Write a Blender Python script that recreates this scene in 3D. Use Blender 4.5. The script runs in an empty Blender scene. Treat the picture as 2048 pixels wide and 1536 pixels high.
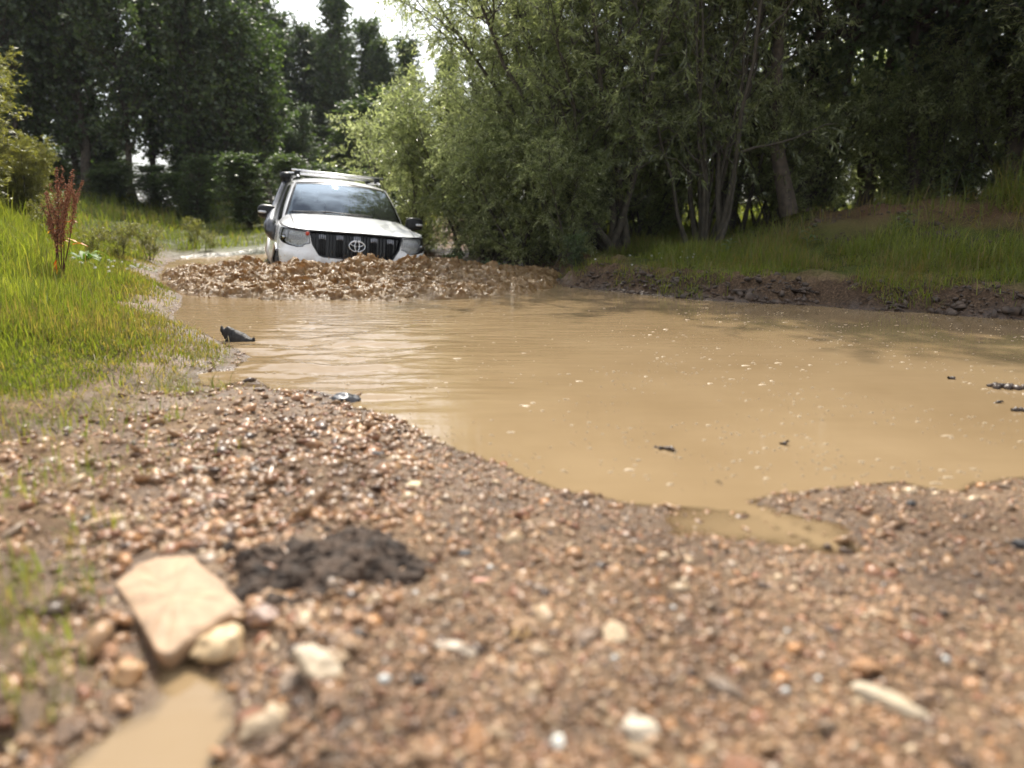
import bpy, math, random
import numpy as np
from mathutils import Matrix, Vector, Euler
from mathutils.geometry import delaunay_2d_cdt

# ---------------------------------------------------------------- camera, sky, sun, exposure
scene = bpy.context.scene
R = math.radians
CAM_Z, PITCH, FPX = 0.75, 12.7, 1500.0
HAZE = 0.0003
cam_d = bpy.data.cameras.new('camera'); cam = bpy.data.objects.new('camera', cam_d)
scene.collection.objects.link(cam); scene.camera = cam
cam.location = (0, 0, CAM_Z); cam.rotation_euler = (R(90 - PITCH), 0, 0)
cam_d.sensor_width = 36; cam_d.lens = FPX / 2048 * 36
cam_d.clip_start = 0.05; cam_d.clip_end = 2000
cam_d.dof.use_dof = True; cam_d.dof.focus_distance = 5.2; cam_d.dof.aperture_fstop = 1.35

SUN_AZ, SUN_EL = -5.0, 53.0            # degrees right of the view, above the horizon
world = bpy.data.worlds.new('World'); scene.world = world; world.use_nodes = True
wn = world.node_tree.nodes; wl = world.node_tree.links; wn.clear()
w_out = wn.new('ShaderNodeOutputWorld'); w_bg = wn.new('ShaderNodeBackground')
w_sky = wn.new('ShaderNodeTexSky'); w_sky.sky_type = 'NISHITA'; w_sky.sun_disc = False
w_sky.sun_elevation = R(SUN_EL); w_sky.sun_rotation = R(SUN_AZ)
w_sky.dust_density = 1.6; w_sky.air_density = 1.0
w_tc = wn.new('ShaderNodeTexCoord'); w_map = wn.new('ShaderNodeMapping')
w_map.inputs['Scale'].default_value = (1.0, 1.0, 2.2)
w_no = wn.new('ShaderNodeTexNoise'); w_no.inputs['Scale'].default_value = 1.9
w_no.inputs['Detail'].default_value = 7; w_no.inputs['Roughness'].default_value = 0.58
w_cr = wn.new('ShaderNodeValToRGB')
w_cr.color_ramp.elements[0].position = 0.40; w_cr.color_ramp.elements[0].color = (0.12, 0.12, 0.12, 1)
w_cr.color_ramp.elements[1].position = 0.60; w_cr.color_ramp.elements[1].color = (0.9, 0.9, 0.9, 1)
w_mix = wn.new('ShaderNodeMix'); w_mix.data_type = 'RGBA'
w_mix.inputs[7].default_value = (14.5, 14.6, 15.0, 1)      # sunlit thin cloud
# thin cloud scatters more light towards the sun
_sd = (math.sin(R(SUN_AZ)) * math.cos(R(SUN_EL)), math.cos(R(SUN_AZ)) * math.cos(R(SUN_EL)), math.sin(R(SUN_EL)))
w_dot = wn.new('ShaderNodeVectorMath'); w_dot.operation = 'DOT_PRODUCT'; w_dot.inputs[1].default_value = _sd; wl.new(w_tc.outputs['Generated'], w_dot.inputs[0])
w_mx = wn.new('ShaderNodeMath'); w_mx.operation = 'MAXIMUM'; w_mx.inputs[1].default_value = 0; wl.new(w_dot.outputs['Value'], w_mx.inputs[0])
w_pw = wn.new('ShaderNodeMath'); w_pw.operation = 'POWER'; w_pw.inputs[1].default_value = 4; wl.new(w_mx.outputs[0], w_pw.inputs[0])
w_ma = wn.new('ShaderNodeMath'); w_ma.operation = 'MULTIPLY_ADD'; w_ma.inputs[1].default_value = 2.2; w_ma.inputs[2].default_value = 0.85; wl.new(w_pw.outputs[0], w_ma.inputs[0])
w_sc = wn.new('ShaderNodeVectorMath'); w_sc.operation = 'SCALE'; w_sc.inputs[0].default_value = (14.5, 14.6, 15.0); wl.new(w_ma.outputs[0], w_sc.inputs['Scale']); wl.new(w_sc.outputs[0], w_mix.inputs[7])
wl.new(w_tc.outputs['Generated'], w_map.inputs[0]); wl.new(w_map.outputs[0], w_no.inputs['Vector'])
wl.new(w_no.outputs[0], w_cr.inputs[0]); wl.new(w_cr.outputs[0], w_mix.inputs[0])
wl.new(w_sky.outputs[0], w_mix.inputs[6]); wl.new(w_mix.outputs[2], w_bg.inputs[0])
w_bg.inputs[1].default_value = 0.09
wl.new(w_bg.outputs[0], w_out.inputs[0])

sun_d = bpy.data.lights.new('sun', 'SUN'); sun = bpy.data.objects.new('sun', sun_d)
scene.collection.objects.link(sun)
sun_d.energy = 5.0; sun_d.angle = R(0.53); sun_d.color = (1.0, 0.93, 0.82)
sv = Vector((math.sin(R(SUN_AZ)) * math.cos(R(SUN_EL)), math.cos(R(SUN_AZ)) * math.cos(R(SUN_EL)), math.sin(R(SUN_EL))))
sun.rotation_euler = sv.to_track_quat('Z', 'Y').to_euler()

scene.view_settings.view_transform = 'Standard'; scene.view_settings.look = 'None'
scene.view_settings.exposure = 0.48; scene.view_settings.gamma = 1
scene.view_settings.use_curve_mapping = False
scene.render.engine = 'CYCLES'
cy = scene.cycles
cy.use_denoising = True
cy.max_bounces = 6; cy.diffuse_bounces = 3; cy.glossy_bounces = 3; cy.transmission_bounces = 5
cy.transparent_max_bounces = 8; cy.caustics_reflective = False; cy.caustics_refractive = False
cy.sample_clamp_indirect = 4.0

cy.volume_bounces = 0; cy.volume_max_steps = 32
rng = np.random.default_rng(7)
random.seed(7)
COL = scene.collection

# ---------------------------------------------------------------- noise
_pr = np.random.default_rng(3)
PERM = _pr.permutation(256); PERM = np.concatenate([PERM, PERM, PERM])
GR = _pr.normal(size=(256, 3)); GR /= np.linalg.norm(GR, axis=1)[:, None]
def perlin(x, y, z=0.0):
    x = np.asarray(x, float); y = np.asarray(y, float); z = np.zeros_like(x) + z
    xi = np.floor(x).astype(int); yi = np.floor(y).astype(int); zi = np.floor(z).astype(int)
    fx, fy, fz = x - xi, y - yi, z - zi
    xi &= 255; yi &= 255; zi &= 255
    f = lambda t: t * t * t * (t * (t * 6 - 15) + 10)
    u, v, w = f(fx), f(fy), f(fz)
    out = 0
    for dx in (0, 1):
        for dy in (0, 1):
            for dz in (0, 1):
                g = GR[PERM[PERM[PERM[(xi + dx) & 255] + ((yi + dy) & 255)] + ((zi + dz) & 255)]]
                dot = g[..., 0] * (fx - dx) + g[..., 1] * (fy - dy) + g[..., 2] * (fz - dz)
                out = out + dot * (u if dx else 1 - u) * (v if dy else 1 - v) * (w if dz else 1 - w)
    return out * 1.5
def fbm(x, y, z=0.0, o=4, g=0.5):
    s, a, f = 0, 1.0, 1.0
    for i in range(o):
        s = s + a * perlin(np.asarray(x) * f + 17.3 * i, np.asarray(y) * f - 9.1 * i, z * f + 3.7 * i); a *= g; f *= 2.03
    return s
def ss(a, b, x):
    t = np.clip((x - a) / (b - a), 0, 1); return t * t * (3 - 2 * t)

# ---------------------------------------------------------------- mesh + object helpers
def mesh_np(name, verts, faces, mat=None, smooth=False, attrs=None, loops=None):
    """verts (n,3); faces (m,k) array or list of arrays (tris, quads)"""
    me = bpy.data.meshes.new(name)
    fl = [np.asarray(f) for f in (faces if isinstance(faces, (list, tuple)) else [faces])]
    fl = [f for f in fl if len(f)]
    verts = np.asarray(verts, np.float32)
    me.vertices.add(len(verts)); me.vertices.foreach_set('co', verts.ravel())
    li = np.concatenate([f.ravel() for f in fl]).astype(np.int32)
    sizes = np.concatenate([np.full(len(f), f.shape[1]) for f in fl])
    st = np.concatenate([[0], np.cumsum(sizes)[:-1]]).astype(np.int32)
    me.loops.add(len(li)); me.loops.foreach_set('vertex_index', li)
    me.polygons.add(len(st)); me.polygons.foreach_set('loop_start', st)
    me.update(calc_edges=True); me.validate()
    if smooth: me.polygons.foreach_set('use_smooth', np.ones(len(me.polygons), bool))
    for k, v in (attrs or {}).items():
        a = me.attributes.new(k, 'FLOAT', 'POINT'); a.data.foreach_set('value', np.asarray(v, np.float32))
    if mat: me.materials.append(mat)
    return me
def obj(name, me, parent=None, loc=None, kind=None, label=None):
    o = bpy.data.objects.new(name, me); COL.objects.link(o)
    if parent is not None: o.parent = parent
    if loc is not None: o.location = loc
    if kind: o['kind'] = kind
    if label: o['label'] = label
    return o
def thing(name, label, cat, loc=(0, 0, 0), rot=(0, 0, 0), group=None, me=None, scale=None):
    o = bpy.data.objects.new(name, me); COL.objects.link(o)
    o.location = loc; o.rotation_euler = rot; o['label'] = label; o['category'] = cat
    if scale is not None: o.scale = scale if hasattr(scale, '__len__') else (scale,) * 3
    if group: o['group'] = group
    return o
def dup(root, loc, rz=0, scale=1, label=None, group=None):
    r = root.copy(); COL.objects.link(r); r.location = loc; r.rotation_euler = (0, 0, rz)
    r.scale = scale if hasattr(scale, '__len__') else (scale,) * 3
    if label: r['label'] = label
    if group: r['group'] = group
    for ch in list(root.children):
        c = ch.copy(); COL.objects.link(c); c.parent = r
        for g in ch.children:
            d = g.copy(); COL.objects.link(d); d.parent = c
    return r
def grid_mesh(name, P, mat, smooth=True, attrs=None, closeu=False):
    """P (nu,nv,3)"""
    nu, nv = P.shape[:2]
    i = np.arange(nu * nv).reshape(nu, nv)
    if closeu: i = np.vstack([i, i[:1]])
    f = np.stack([i[:-1, :-1], i[1:, :-1], i[1:, 1:], i[:-1, 1:]], -1).reshape(-1, 4)
    return mesh_np(name, P.reshape(-1, 3), f, mat, smooth, attrs)
def tubes(P, rad, sides, cap=True):
    """P (N,K,3), rad (N,K): verts, quads"""
    P = np.asarray(P, float); N, K = P.shape[:2]
    T = np.gradient(P, axis=1); T /= np.linalg.norm(T, axis=2, keepdims=True) + 1e-9
    ref = np.where(np.abs(T[:, :1, 2:3]) > 0.9, np.array([1., 0, 0]), np.array([0, 0, 1.])) + np.zeros_like(T)
    A = np.cross(T, ref); A /= np.linalg.norm(A, axis=2, keepdims=True) + 1e-9
    B = np.cross(T, A)
    th = np.arange(sides) / sides * 2 * np.pi
    V = P[:, :, None] + rad[:, :, None, None] * (np.cos(th)[:, None] * A[:, :, None] + np.sin(th)[:, None] * B[:, :, None])
    i = np.arange(N * K * sides).reshape(N, K, sides); j = np.roll(i, -1, 2)
    Q = np.stack([i[:, :-1], j[:, :-1], j[:, 1:], i[:, 1:]], -1).reshape(-1, 4)
    return V.reshape(-1, 3), Q
def merge(parts):
    """list of (verts, quads/tris) with same face size"""
    vs, fs, n = [], [], 0
    for v, f in parts:
        vs.append(v); fs.append(np.asarray(f) + n); n += len(v)
    return np.concatenate(vs), np.concatenate(fs)
def icosa(sub=0):
    import bmesh
    bm = bmesh.new(); bmesh.ops.create_icosphere(bm, subdivisions=sub + 1, radius=1.0)
    v = np.array([x.co[:] for x in bm.verts]); f = np.array([[y.index for y in x.verts] for x in bm.faces]); bm.free()
    return v, f
ICO0, ICO1, ICO2, ICO3 = icosa(0), icosa(1), icosa(2), icosa(3)
def pix(u, v, z=0.0):
    """the point at height z that is seen at (u, v) of the 2048 x 1536 picture"""
    p = R(PITCH); a = (u - 1024) / FPX; b = -(v - 768) / FPX
    d = np.array([a, math.cos(p) + b * math.sin(p), -math.sin(p) + b * math.cos(p)])
    t = (z - CAM_Z) / d[2]
    return d[0] * t, d[1] * t

# ---------------------------------------------------------------- materials
def nmat(name):
    m = bpy.data.materials.new(name); m.use_nodes = True
    n = m.node_tree.nodes; l = m.node_tree.links
    return m, n, l, n['Principled BSDF']
def simple(name, col, rough=0.5, metal=0.0, spec=0.5, noise=0.0, nscale=20, bump=0.0, coat=0.0):
    m, n, l, p = nmat(name)
    p.inputs['Base Color'].default_value = (*col, 1); p.inputs['Roughness'].default_value = rough
    p.inputs['Metallic'].default_value = metal; p.inputs['Specular IOR Level'].default_value = spec
    p.inputs['Coat Weight'].default_value = coat; p.inputs['Coat Roughness'].default_value = 0.04
    if noise or bump:
        tc = n.new('ShaderNodeTexCoord'); no = n.new('ShaderNodeTexNoise')
        no.inputs['Scale'].default_value = nscale; no.inputs['Detail'].default_value = 6
        l.new(tc.outputs['Object'], no.inputs['Vector'])
        if noise:
            mr = n.new('ShaderNodeMapRange'); mr.inputs[3].default_value = 1 - noise; mr.inputs[4].default_value = 1 + noise
            mr.inputs[1].default_value = 0.3; mr.inputs[2].default_value = 0.7
            mx = n.new('ShaderNodeMix'); mx.data_type = 'RGBA'; mx.blend_type = 'MULTIPLY'; mx.inputs[0].default_value = 1
            mx.inputs[6].default_value = (*col, 1)
            l.new(no.outputs[0], mr.inputs[0]); l.new(mr.outputs[0], mx.inputs[7]); l.new(mx.outputs[2], p.inputs['Base Color'])
        if bump:
            b = n.new('ShaderNodeBump'); b.inputs['Strength'].default_value = bump; b.inputs['Distance'].default_value = 0.01
            l.new(no.outputs[0], b.inputs['Height']); l.new(b.outputs[0], p.inputs['Normal'])
    return m
def ramp(n, stops, interp='LINEAR'):
    c = n.new('ShaderNodeValToRGB'); e = c.color_ramp.elements; c.color_ramp.interpolation = interp
    while len(e) < len(stops): e.new(0.5)
    for el, (p, col) in zip(e, stops): el.position = p; el.color = (*col, 1)
    return c
def attr(n, name):
    a = n.new('ShaderNodeAttribute'); a.attribute_name = name; return a
def leaf_mat(name, stops, trans=0.45, tcol=(1.5, 1.7, 0.6), rough=0.45, gloss=0.5):
    m, n, l, p = nmat(name)
    a = attr(n, 'tint'); c = ramp(n, stops); l.new(a.outputs['Fac'], c.inputs[0])
    p.inputs['Roughness'].default_value = rough; p.inputs['Specular IOR Level'].default_value = gloss
    l.new(c.outputs[0], p.inputs['Base Color'])
    t = n.new('ShaderNodeBsdfTranslucent'); mx = n.new('ShaderNodeMix'); mx.data_type = 'RGBA'; mx.blend_type = 'MULTIPLY'
    mx.inputs[0].default_value = 1; mx.inputs[7].default_value = (*tcol, 1)
    l.new(c.outputs[0], mx.inputs[6]); l.new(mx.outputs[2], t.inputs[0])
    ms = n.new('ShaderNodeMixShader'); ms.inputs[0].default_value = trans
    l.new(p.outputs[0], ms.inputs[1]); l.new(t.outputs[0], ms.inputs[2])
    l.new(ms.outputs[0], n['Material Output'].inputs[0])
    return m
# ---------------------------------------------------------------- terrain
def PX(l, z=0.0): return np.array([pix(u, v, z) for u, v in l])
POND = PX([(365, 596), (352, 625), (345, 645), (400, 668), (455, 690), (490, 712), (492, 728), (450, 742), (400, 748), (396, 772),
           (440, 778), (492, 755), (512, 752), (540, 778), (600, 782), (655, 788), (710, 793), (684, 812), (725, 826), (775, 836),
           (830, 862), (868, 884), (905, 893), (948, 915), (990, 930), (1040, 958), (1090, 972), (1130, 985), (1190, 990), (1260, 1006),
           (1330, 1014), (1400, 1018), (1480, 1024), (1560, 1060), (1640, 1092), (1700, 1108), (1720, 1102), (1660, 1076), (1590, 1048),
           (1530, 1018), (1496, 1003), (1560, 990), (1640, 982), (1740, 968), (1800, 966), (1860, 980), (1930, 990), (1960, 968), (2048, 956),
           (2300, 930), (2700, 900), (3400, 800), (3300, 730), (2500, 672), (2200, 652), (2048, 640), (1940, 634), (1850, 626), (1740, 622), (1640, 612), (1500, 606),
           (1400, 600), (1300, 592), (1210, 582), (1130, 574), (1112, 566), (1125, 552), (1040, 532), (960, 524), (890, 516), (800, 506), (700, 500),
           (600, 504), (520, 508), (430, 514), (360, 516), (335, 528), (322, 545), (318, 562), (340, 580)])
PUDDLE = PX([(325, 1318), (385, 1322), (440, 1352), (470, 1390), (462, 1420), (478, 1460), (440, 1500), (450, 1560), (430, 1700), (40, 1700), (125, 1540), (190, 1478), (300, 1425), (318, 1372)])
LBANK = PX([(365, 590), (345, 640), (392, 668), (446, 700), (430, 735), (360, 752), (300, 800), (170, 850), (-100, 905), (-500, 1000), (-3000, 1400), (-4000, 700), (-3800, 470), (-1500, 452), (200, 452),
            (330, 470), (385, 492), (372, 505), (330, 520), (316, 545), (318, 570)])
def sdist(px, py, poly):
    """signed distance, positive outside the polygon"""
    a = poly; b = np.roll(poly, -1, 0)
    d = np.full(px.shape, 1e9); ins = np.zeros(px.shape, bool)
    for (ax, ay), (bx, by) in zip(a, b):
        ex, ey = bx - ax, by - ay; wx, wy = px - ax, py - ay
        t = np.clip((wx * ex + wy * ey) / (ex * ex + ey * ey + 1e-12), 0, 1)
        d = np.minimum(d, (wx - ex * t) ** 2 + (wy - ey * t) ** 2)
        c = ((ay > py) != (by > py)) & (px < (bx - ax) * (py - ay) / (by - ay + 1e-12) + ax)
        ins ^= c
    d = np.sqrt(d)
    return np.where(ins, -d, d)
def track(x, y):
    """how much of the vehicle track is at a point (behind the pond, running up to the wood)"""
    cx = -2.9 - 0.16 * (y - 13) - 0.012 * np.clip(y - 16, 0, 99) ** 2 * 1.6
    c2 = -0.9 - 0.02 * (y - 12)
    m1 = np.exp(-((x - cx) / 1.15) ** 4) * ss(11, 13, y) * (1 - ss(24, 30, y))
    m2 = np.exp(-((x - c2) / 0.9) ** 4) * ss(10.5, 12, y) * (1 - ss(17, 22, y))
    rut = np.exp(-((np.abs(x - cx) - 0.72) / 0.26) ** 2)
    return m1, rut, m2
def surf(x, y):
    """terrain height and masks"""
    x = np.asarray(x, float); y = np.asarray(y, float)
    edge = 0.035 * fbm(x * 3.1, y * 3.1, 1.5, 3) * ss(1.2, 3.0, y) + 0.012 * fbm(x * 14, y * 14, 4.5, 2)
    d = sdist(x, y, POND) + edge
    dp = sdist(x, y, PUDDLE) + 0.015 * fbm(x * 16, y * 16, 2.5, 3)
    dl = -sdist(x, y, LBANK)
    near = 1 - ss(4.0, 6.5, y)
    # water beds
    bed = -0.45 * (1 - np.exp(np.minimum(d, 0) / 0.9)) - 0.02 * ss(0, -0.05, d)
    # shingle beach
    beach = 0.030 * (1 - np.exp(-np.maximum(d, 0) / 0.22)) + 0.012 * np.clip(d, 0, 2)
    # left bank
    L = ss(-0.1, 0.35, dl)
    left = (0.22 * np.clip(dl, 0, 1.2) / 1.2 + 1.65 * (1 - np.exp(-np.clip(dl - 1.0, 0, 99) / 3.9)) * (1 - .45 * ss(8, 14, y)) + 0.03 * L) * (0.35 + 0.65 * ss(3.0, 5.5, y))
    # right and far bank
    rb = ss(3.9, 4.6, y) * ss(0.2, 0.9, x + 0.12 * (y - 8))
    cut = ss(-0.02, 0.40, d - 0.10 * fbm(x * 2.6, y * 2.6, 8.1, 3))
    right = rb * (0.105 * cut + 0.040 * np.clip(d, 0, 4) * 1.0 + 0.02 * np.clip(d, 0, 1))
    m = np.maximum(np.exp(-((x - 6.6) / 3.1) ** 4 - ((y - 10.0 + 0.25 * (x - 6)) / 2.5) ** 2), 0)
    mound = 0.60 * m * ss(0.3, 2.0, d) * (1 + 0.16 * fbm(x * 0.9, y * 0.9, 6.6, 3))
    far = 0.55 * ss(12.5, 24, y) + 0.035 * np.clip(y - 13, 0, 1) + 0.0 * x
    farm = 0.40 * np.exp(-((x + 9.5) / 4.0) ** 2 - ((y - 22.5) / 1.3) ** 2) + 0.30 * np.exp(-((x + 1.0) / 2.0) ** 2 - ((y - 19) / 1.5) ** 2)
    m1, rut, m2 = track(x, y)
    z = np.where(d < 0, bed, beach + left + right + mound + np.maximum(far, 0) * (1 - 0.0 * L) + farm)
    z = z - ss(0.3, 0, d) * 0 - m1 * 0.07 * rut
    # relief
    bare = m * ss(0.3, 2.0, d)
    z = z + bare * (0.10 * fbm(x * 1.7, y * 1.7, 3.9, 4) + .05 * np.abs(fbm(x * 5, y * 5, 1.9, 3)))
    amp = 0.006 + 0.02 * ss(2.5, 6, y) + 0.07 * ss(14, 40, y)
    rel = amp * fbm(x * 1.6, y * 1.6, 0.2, 4) * 1.3 + 0.0065 * fbm(x * 9, y * 9, 1.2, 3) + 0.0035 * fbm(x * 31, y * 31, 3.3, 2) * near
    rel += rb * (1 - ss(0.6, 1.1, d)) * ss(0, .12, d) * (0.11 * (np.abs(fbm(x * 2.6, y * 4, 5.2, 4)) - .25) + .04 * fbm(x * 13, y * 13, 2.2, 3))
    rel += 0.018 * near * ss(0.0, 0.2, -x - 0.25) * fbm(x * 5, y * 5, 7.7, 3)       # poached mud on the left
    rel += 0.014 * ss(-0.05, 0.1, -x - 0.15) * ss(1.9, 1.2, y) * fbm(x * 12, y * 12, 7.9, 3)
    k = ss(-0.03, 0.10, d)
    z = z + rel * (0.25 + 0.75 * k)
    z = np.where(d > 0, np.maximum(z, 0.004 + 0.02 * np.minimum(d, 0.3)), z)
    # low wet margins beside the channel where the water just covers the stones
    wetm = np.exp(-((x - (0.62 + 0.35 * (y - 1.75))) ** 2) / 0.10 - ((y - 1.72) ** 2) / 0.02)
    z = z - 0.018 * wetm * (d > 0)
    # puddle by the big slab
    z = np.where(dp < 0.10, np.where(dp < 0, -0.004 + 0.25 * dp, np.minimum(z, 0.002 + 0.25 * np.maximum(dp, 0))), z)
    dd = np.minimum(d, dp)
    return z, dict(d=d, dp=dp, dl=dl, L=L, rb=rb, mound=m * ss(0.3, 2.0, d), cut=cut, m1=m1, rut=rut, m2=m2)
def hz(x, y):
    return float(surf(np.array([x], float), np.array([y], float))[0][0])

def graded(a, fine0, fine1, b, h, g=1.055, hmax=12):
    xs = list(np.arange(fine0, fine1, h)); s = h; p = xs[-1]
    while p < b: s = min(s * g, hmax); p += s; xs.append(p)
    s = h; p = fine0; lo = []
    while p > a: s = min(s * g, hmax); p -= s; lo.append(p)
    return np.array(lo[::-1] + xs)
def pw(segs):
    out = [segs[0][0]]
    for a, b, h in segs: out += list(np.linspace(a, b, max(2, int(round((b - a) / h)) + 1))[1:])
    return out
def wings(core, lo, hi, h, g=1.16):
    a = []; p = core[0]; s_ = h
    while p > lo: s_ *= g; p -= s_; a.append(p)
    b = []; p = core[-1]; s_ = h
    while p < hi: s_ *= g; p += s_; b.append(p)
    return np.array(a[::-1] + core + b)
gx = wings(pw([(-9, -2.3, .055), (-2.3, 1.9, .024), (1.9, 8.6, .042)]), -320, 320, .055)
gy = wings(pw([(.45, 3.7, .023), (3.7, 5.2, .034), (5.2, 9.6, .040), (9.6, 15, .08)]), -40, 520, .08)
GX, GY = np.meshgrid(gx, gy, indexing='ij')
GZ, GM = surf(GX, GY)
d = GM['d']
# masks used by the ground material: soil kinds, not light
grassy = np.clip(GM['L'] * (0.55 + 0.9 * fbm(GX * 1.3, GY * 1.3, 9.0, 3)) * ss(0.1, 0.8, GM['dl']), 0, 1)
gr_r = GM['rb'] * ss(0.45, 1.0, d) * (1 - 0.95 * ss(0.25, 0.8, GM['mound']) * ss(-0.25, 0.15, fbm(GX * 0.8, GY * 0.8, 2.2, 3)))
gfar = ss(12, 15, GY) * (1 - np.clip(GM['m1'] * (0.35 + GM['rut']) + GM['m2'], 0, 1))
grass_m = np.clip(np.maximum(np.maximum(grassy, gr_r), gfar), 0, 1)
wet_m = np.clip(np.exp(-np.maximum(np.minimum(d, GM['dp']), 0) / 0.35) + 0.35 * (fbm(GX * 3, GY * 3, 5.0, 3) > 0.15), 0, 1)
wet_m = wet_m * (1 - .75 * GM['rb'] * ss(0.03, .12, d)) * (1 - .8 * ss(.0, .5, GM['dl']))
redd = np.clip(ss(0.2, 0.7, GM['mound']) + ss(11, 13, GY), 0, 1)
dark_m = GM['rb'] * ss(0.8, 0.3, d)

m_ground, n, l, p = nmat('ground_soil')
tc = n.new('ShaderNodeTexCoord')
def nz(scale, det=8, rough=0.6):
    t = n.new('ShaderNodeTexNoise'); t.inputs['Scale'].default_value = scale; t.inputs['Detail'].default_value = det
    t.inputs['Roughness'].default_value = rough; l.new(tc.outputs['Object'], t.inputs['Vector']); return t
def mixc(a, b, f, bt='MIX'):
    mx = n.new('ShaderNodeMix'); mx.data_type = 'RGBA'; mx.blend_type = bt
    for s, i in ((f, 0), (a, 6), (b, 7)):
        if isinstance(s, (int, float)): mx.inputs[i].default_value = s
        elif isinstance(s, tuple): mx.inputs[i].default_value = (*s, 1)
        else: l.new(s, mx.inputs[i])
    return mx.outputs[2]
n1 = nz(5); n2 = nz(60, 5); n3 = nz(220, 3); n4 = nz(2.3, 5)
mud = ramp(n, [(0.3, (0.098, 0.064, 0.038)), (0.5, (0.178, 0.124, 0.078)), (0.72, (0.275, 0.20, 0.13))]); l.new(n1.outputs[0], mud.inputs[0])
fine = ramp(n, [(0.34, (0.55, 0.5, 0.47)), (0.55, (1, 1, 1)), (0.7, (1.35, 1.3, 1.2))]); l.new(n2.outputs[0], fine.inputs[0])
c = mixc(mud.outputs[0], fine.outputs[0], 0.9, 'MULTIPLY')
red = ramp(n, [(0.3, (0.07, 0.042, 0.027)), (0.55, (0.15, 0.092, 0.06)), (0.75, (0.26, 0.17, 0.11))]); l.new(n2.outputs[0], red.inputs[0])
c = mixc(c, red.outputs[0], attr(n, 'red').outputs['Fac'])
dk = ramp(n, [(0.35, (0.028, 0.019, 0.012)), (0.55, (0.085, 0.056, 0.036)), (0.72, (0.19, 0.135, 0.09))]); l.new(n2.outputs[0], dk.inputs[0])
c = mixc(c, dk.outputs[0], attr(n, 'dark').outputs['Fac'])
gc = ramp(n, [(0.3, (0.035, 0.040, 0.012)), (0.55, (0.07, 0.085, 0.022)), (0.75, (0.13, 0.12, 0.05))]); l.new(n2.outputs[0], gc.inputs[0])
c = mixc(c, gc.outputs[0], attr(n, 'grass').outputs['Fac'])
wetc = mixc((1, 1, 1), (0.76, 0.70, 0.64), attr(n, 'wet').outputs['Fac'])
c = mixc(c, wetc, 1.0, 'MULTIPLY')
n4c = ramp(n, [(0.36, (0.74, 0.69, 0.65)), (0.58, (1.08, 1.05, 1.0))]); l.new(n4.outputs[0], n4c.inputs[0]); c = mixc(c, n4c.outputs[0], 1.0, 'MULTIPLY')
l.new(c, p.inputs['Base Color'])
sp = n.new('ShaderNodeMapRange'); sp.inputs[3].default_value = 0.05; sp.inputs[4].default_value = 0.42; l.new(attr(n, 'wet').outputs['Fac'], sp.inputs[0]); l.new(sp.outputs[0], p.inputs['Specular IOR Level'])
rr = n.new('ShaderNodeMapRange'); rr.inputs[3].default_value = 0.78; rr.inputs[4].default_value = 0.26
l.new(attr(n, 'wet').outputs['Fac'], rr.inputs[0]); l.new(rr.outputs[0], p.inputs['Roughness'])
b1 = n.new('ShaderNodeBump'); b1.inputs['Strength'].default_value = 0.9; b1.inputs['Distance'].default_value = 0.012
b2 = n.new('ShaderNodeBump'); b2.inputs['Strength'].default_value = 0.7; b2.inputs['Distance'].default_value = 0.004
l.new(n2.outputs[0], b1.inputs['Height']); l.new(n3.outputs[0], b2.inputs['Height']); l.new(b1.outputs[0], b2.inputs['Normal'])
l.new(b2.outputs[0], p.inputs['Normal'])

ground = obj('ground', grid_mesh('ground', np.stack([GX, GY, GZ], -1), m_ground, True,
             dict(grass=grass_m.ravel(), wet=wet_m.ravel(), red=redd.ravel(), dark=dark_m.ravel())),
             kind='structure', label='brown muddy ground with grassy banks round the pond')

# ---------------------------------------------------------------- muddy water
WX, WY = GX, GY
dw = np.minimum(GM['d'], GM['dp'])
vm = GZ < 0.012
cell = (vm[:-1, :-1] | vm[1:, :-1] | vm[:-1, 1:] | vm[1:, 1:]) & ((dw[:-1, :-1] < 0.3) | (GZ[:-1, :-1] < 0.003)) & (GY[:-1, :-1] < 16)
idx = np.arange(GX.size).reshape(GX.shape)
q = np.stack([idx[:-1, :-1][cell], idx[1:, :-1][cell], idx[1:, 1:][cell], idx[:-1, 1:][cell]], -1)
used, inv = np.unique(q, return_inverse=True); q = inv.reshape(-1, 4)
wx, wy = GX.ravel()[used], GY.ravel()[used]
chop = (.45 * ss(2.5, 3.6, wy) * ss(1.5, 0.5, np.abs(wx + .9)) + .55 * ss(3.2, 6.6, wy)) * ss(3.6, 0.8, np.abs(wx + 1.3)) 
back = ss(8.0, 9.5, wy)
wz = 0.0 + 0.0034 * chop * fbm(wx * 1.6, wy * 6.0, 0.7, 3) + 0.012 * back * fbm(wx * 3, wy * 5.0, 0.7, 4) + .030 * np.exp(-((wx + 1.0 + .12 * (wy - 4)) / .60) ** 4 - ((wy - 4.2) / 1.15) ** 4) * fbm(wx * 1.5, wy * 4.4, 8.8, 3)
m_water, n, l, p = nmat('muddy_water')
n.remove(p)
tc = n.new('ShaderNodeTexCoord')
a_dep = attr(n, 'depth'); a_ch = attr(n, 'chop')
n1 = nz(1.3, 4); cr = ramp(n, [(0.3, (0.222, 0.154, 0.082)), (0.7, (0.272, 0.194, 0.108))]); l.new(n1.outputs[0], cr.inputs[0])
dif = n.new('ShaderNodeBsdfDiffuse'); l.new(cr.outputs[0], dif.inputs[0])
tr = n.new('ShaderNodeBsdfTransparent'); tr.inputs[0].default_value = (0.93, 0.86, 0.74, 1)
mt = n.new('ShaderNodeMath'); mt.operation = 'MULTIPLY'; mt.inputs[1].default_value = -170.0; l.new(a_dep.outputs['Fac'], mt.inputs[0])
ex = n.new('ShaderNodeMath'); ex.operation = 'EXPONENT'; l.new(mt.outputs[0], ex.inputs[0])
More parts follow.
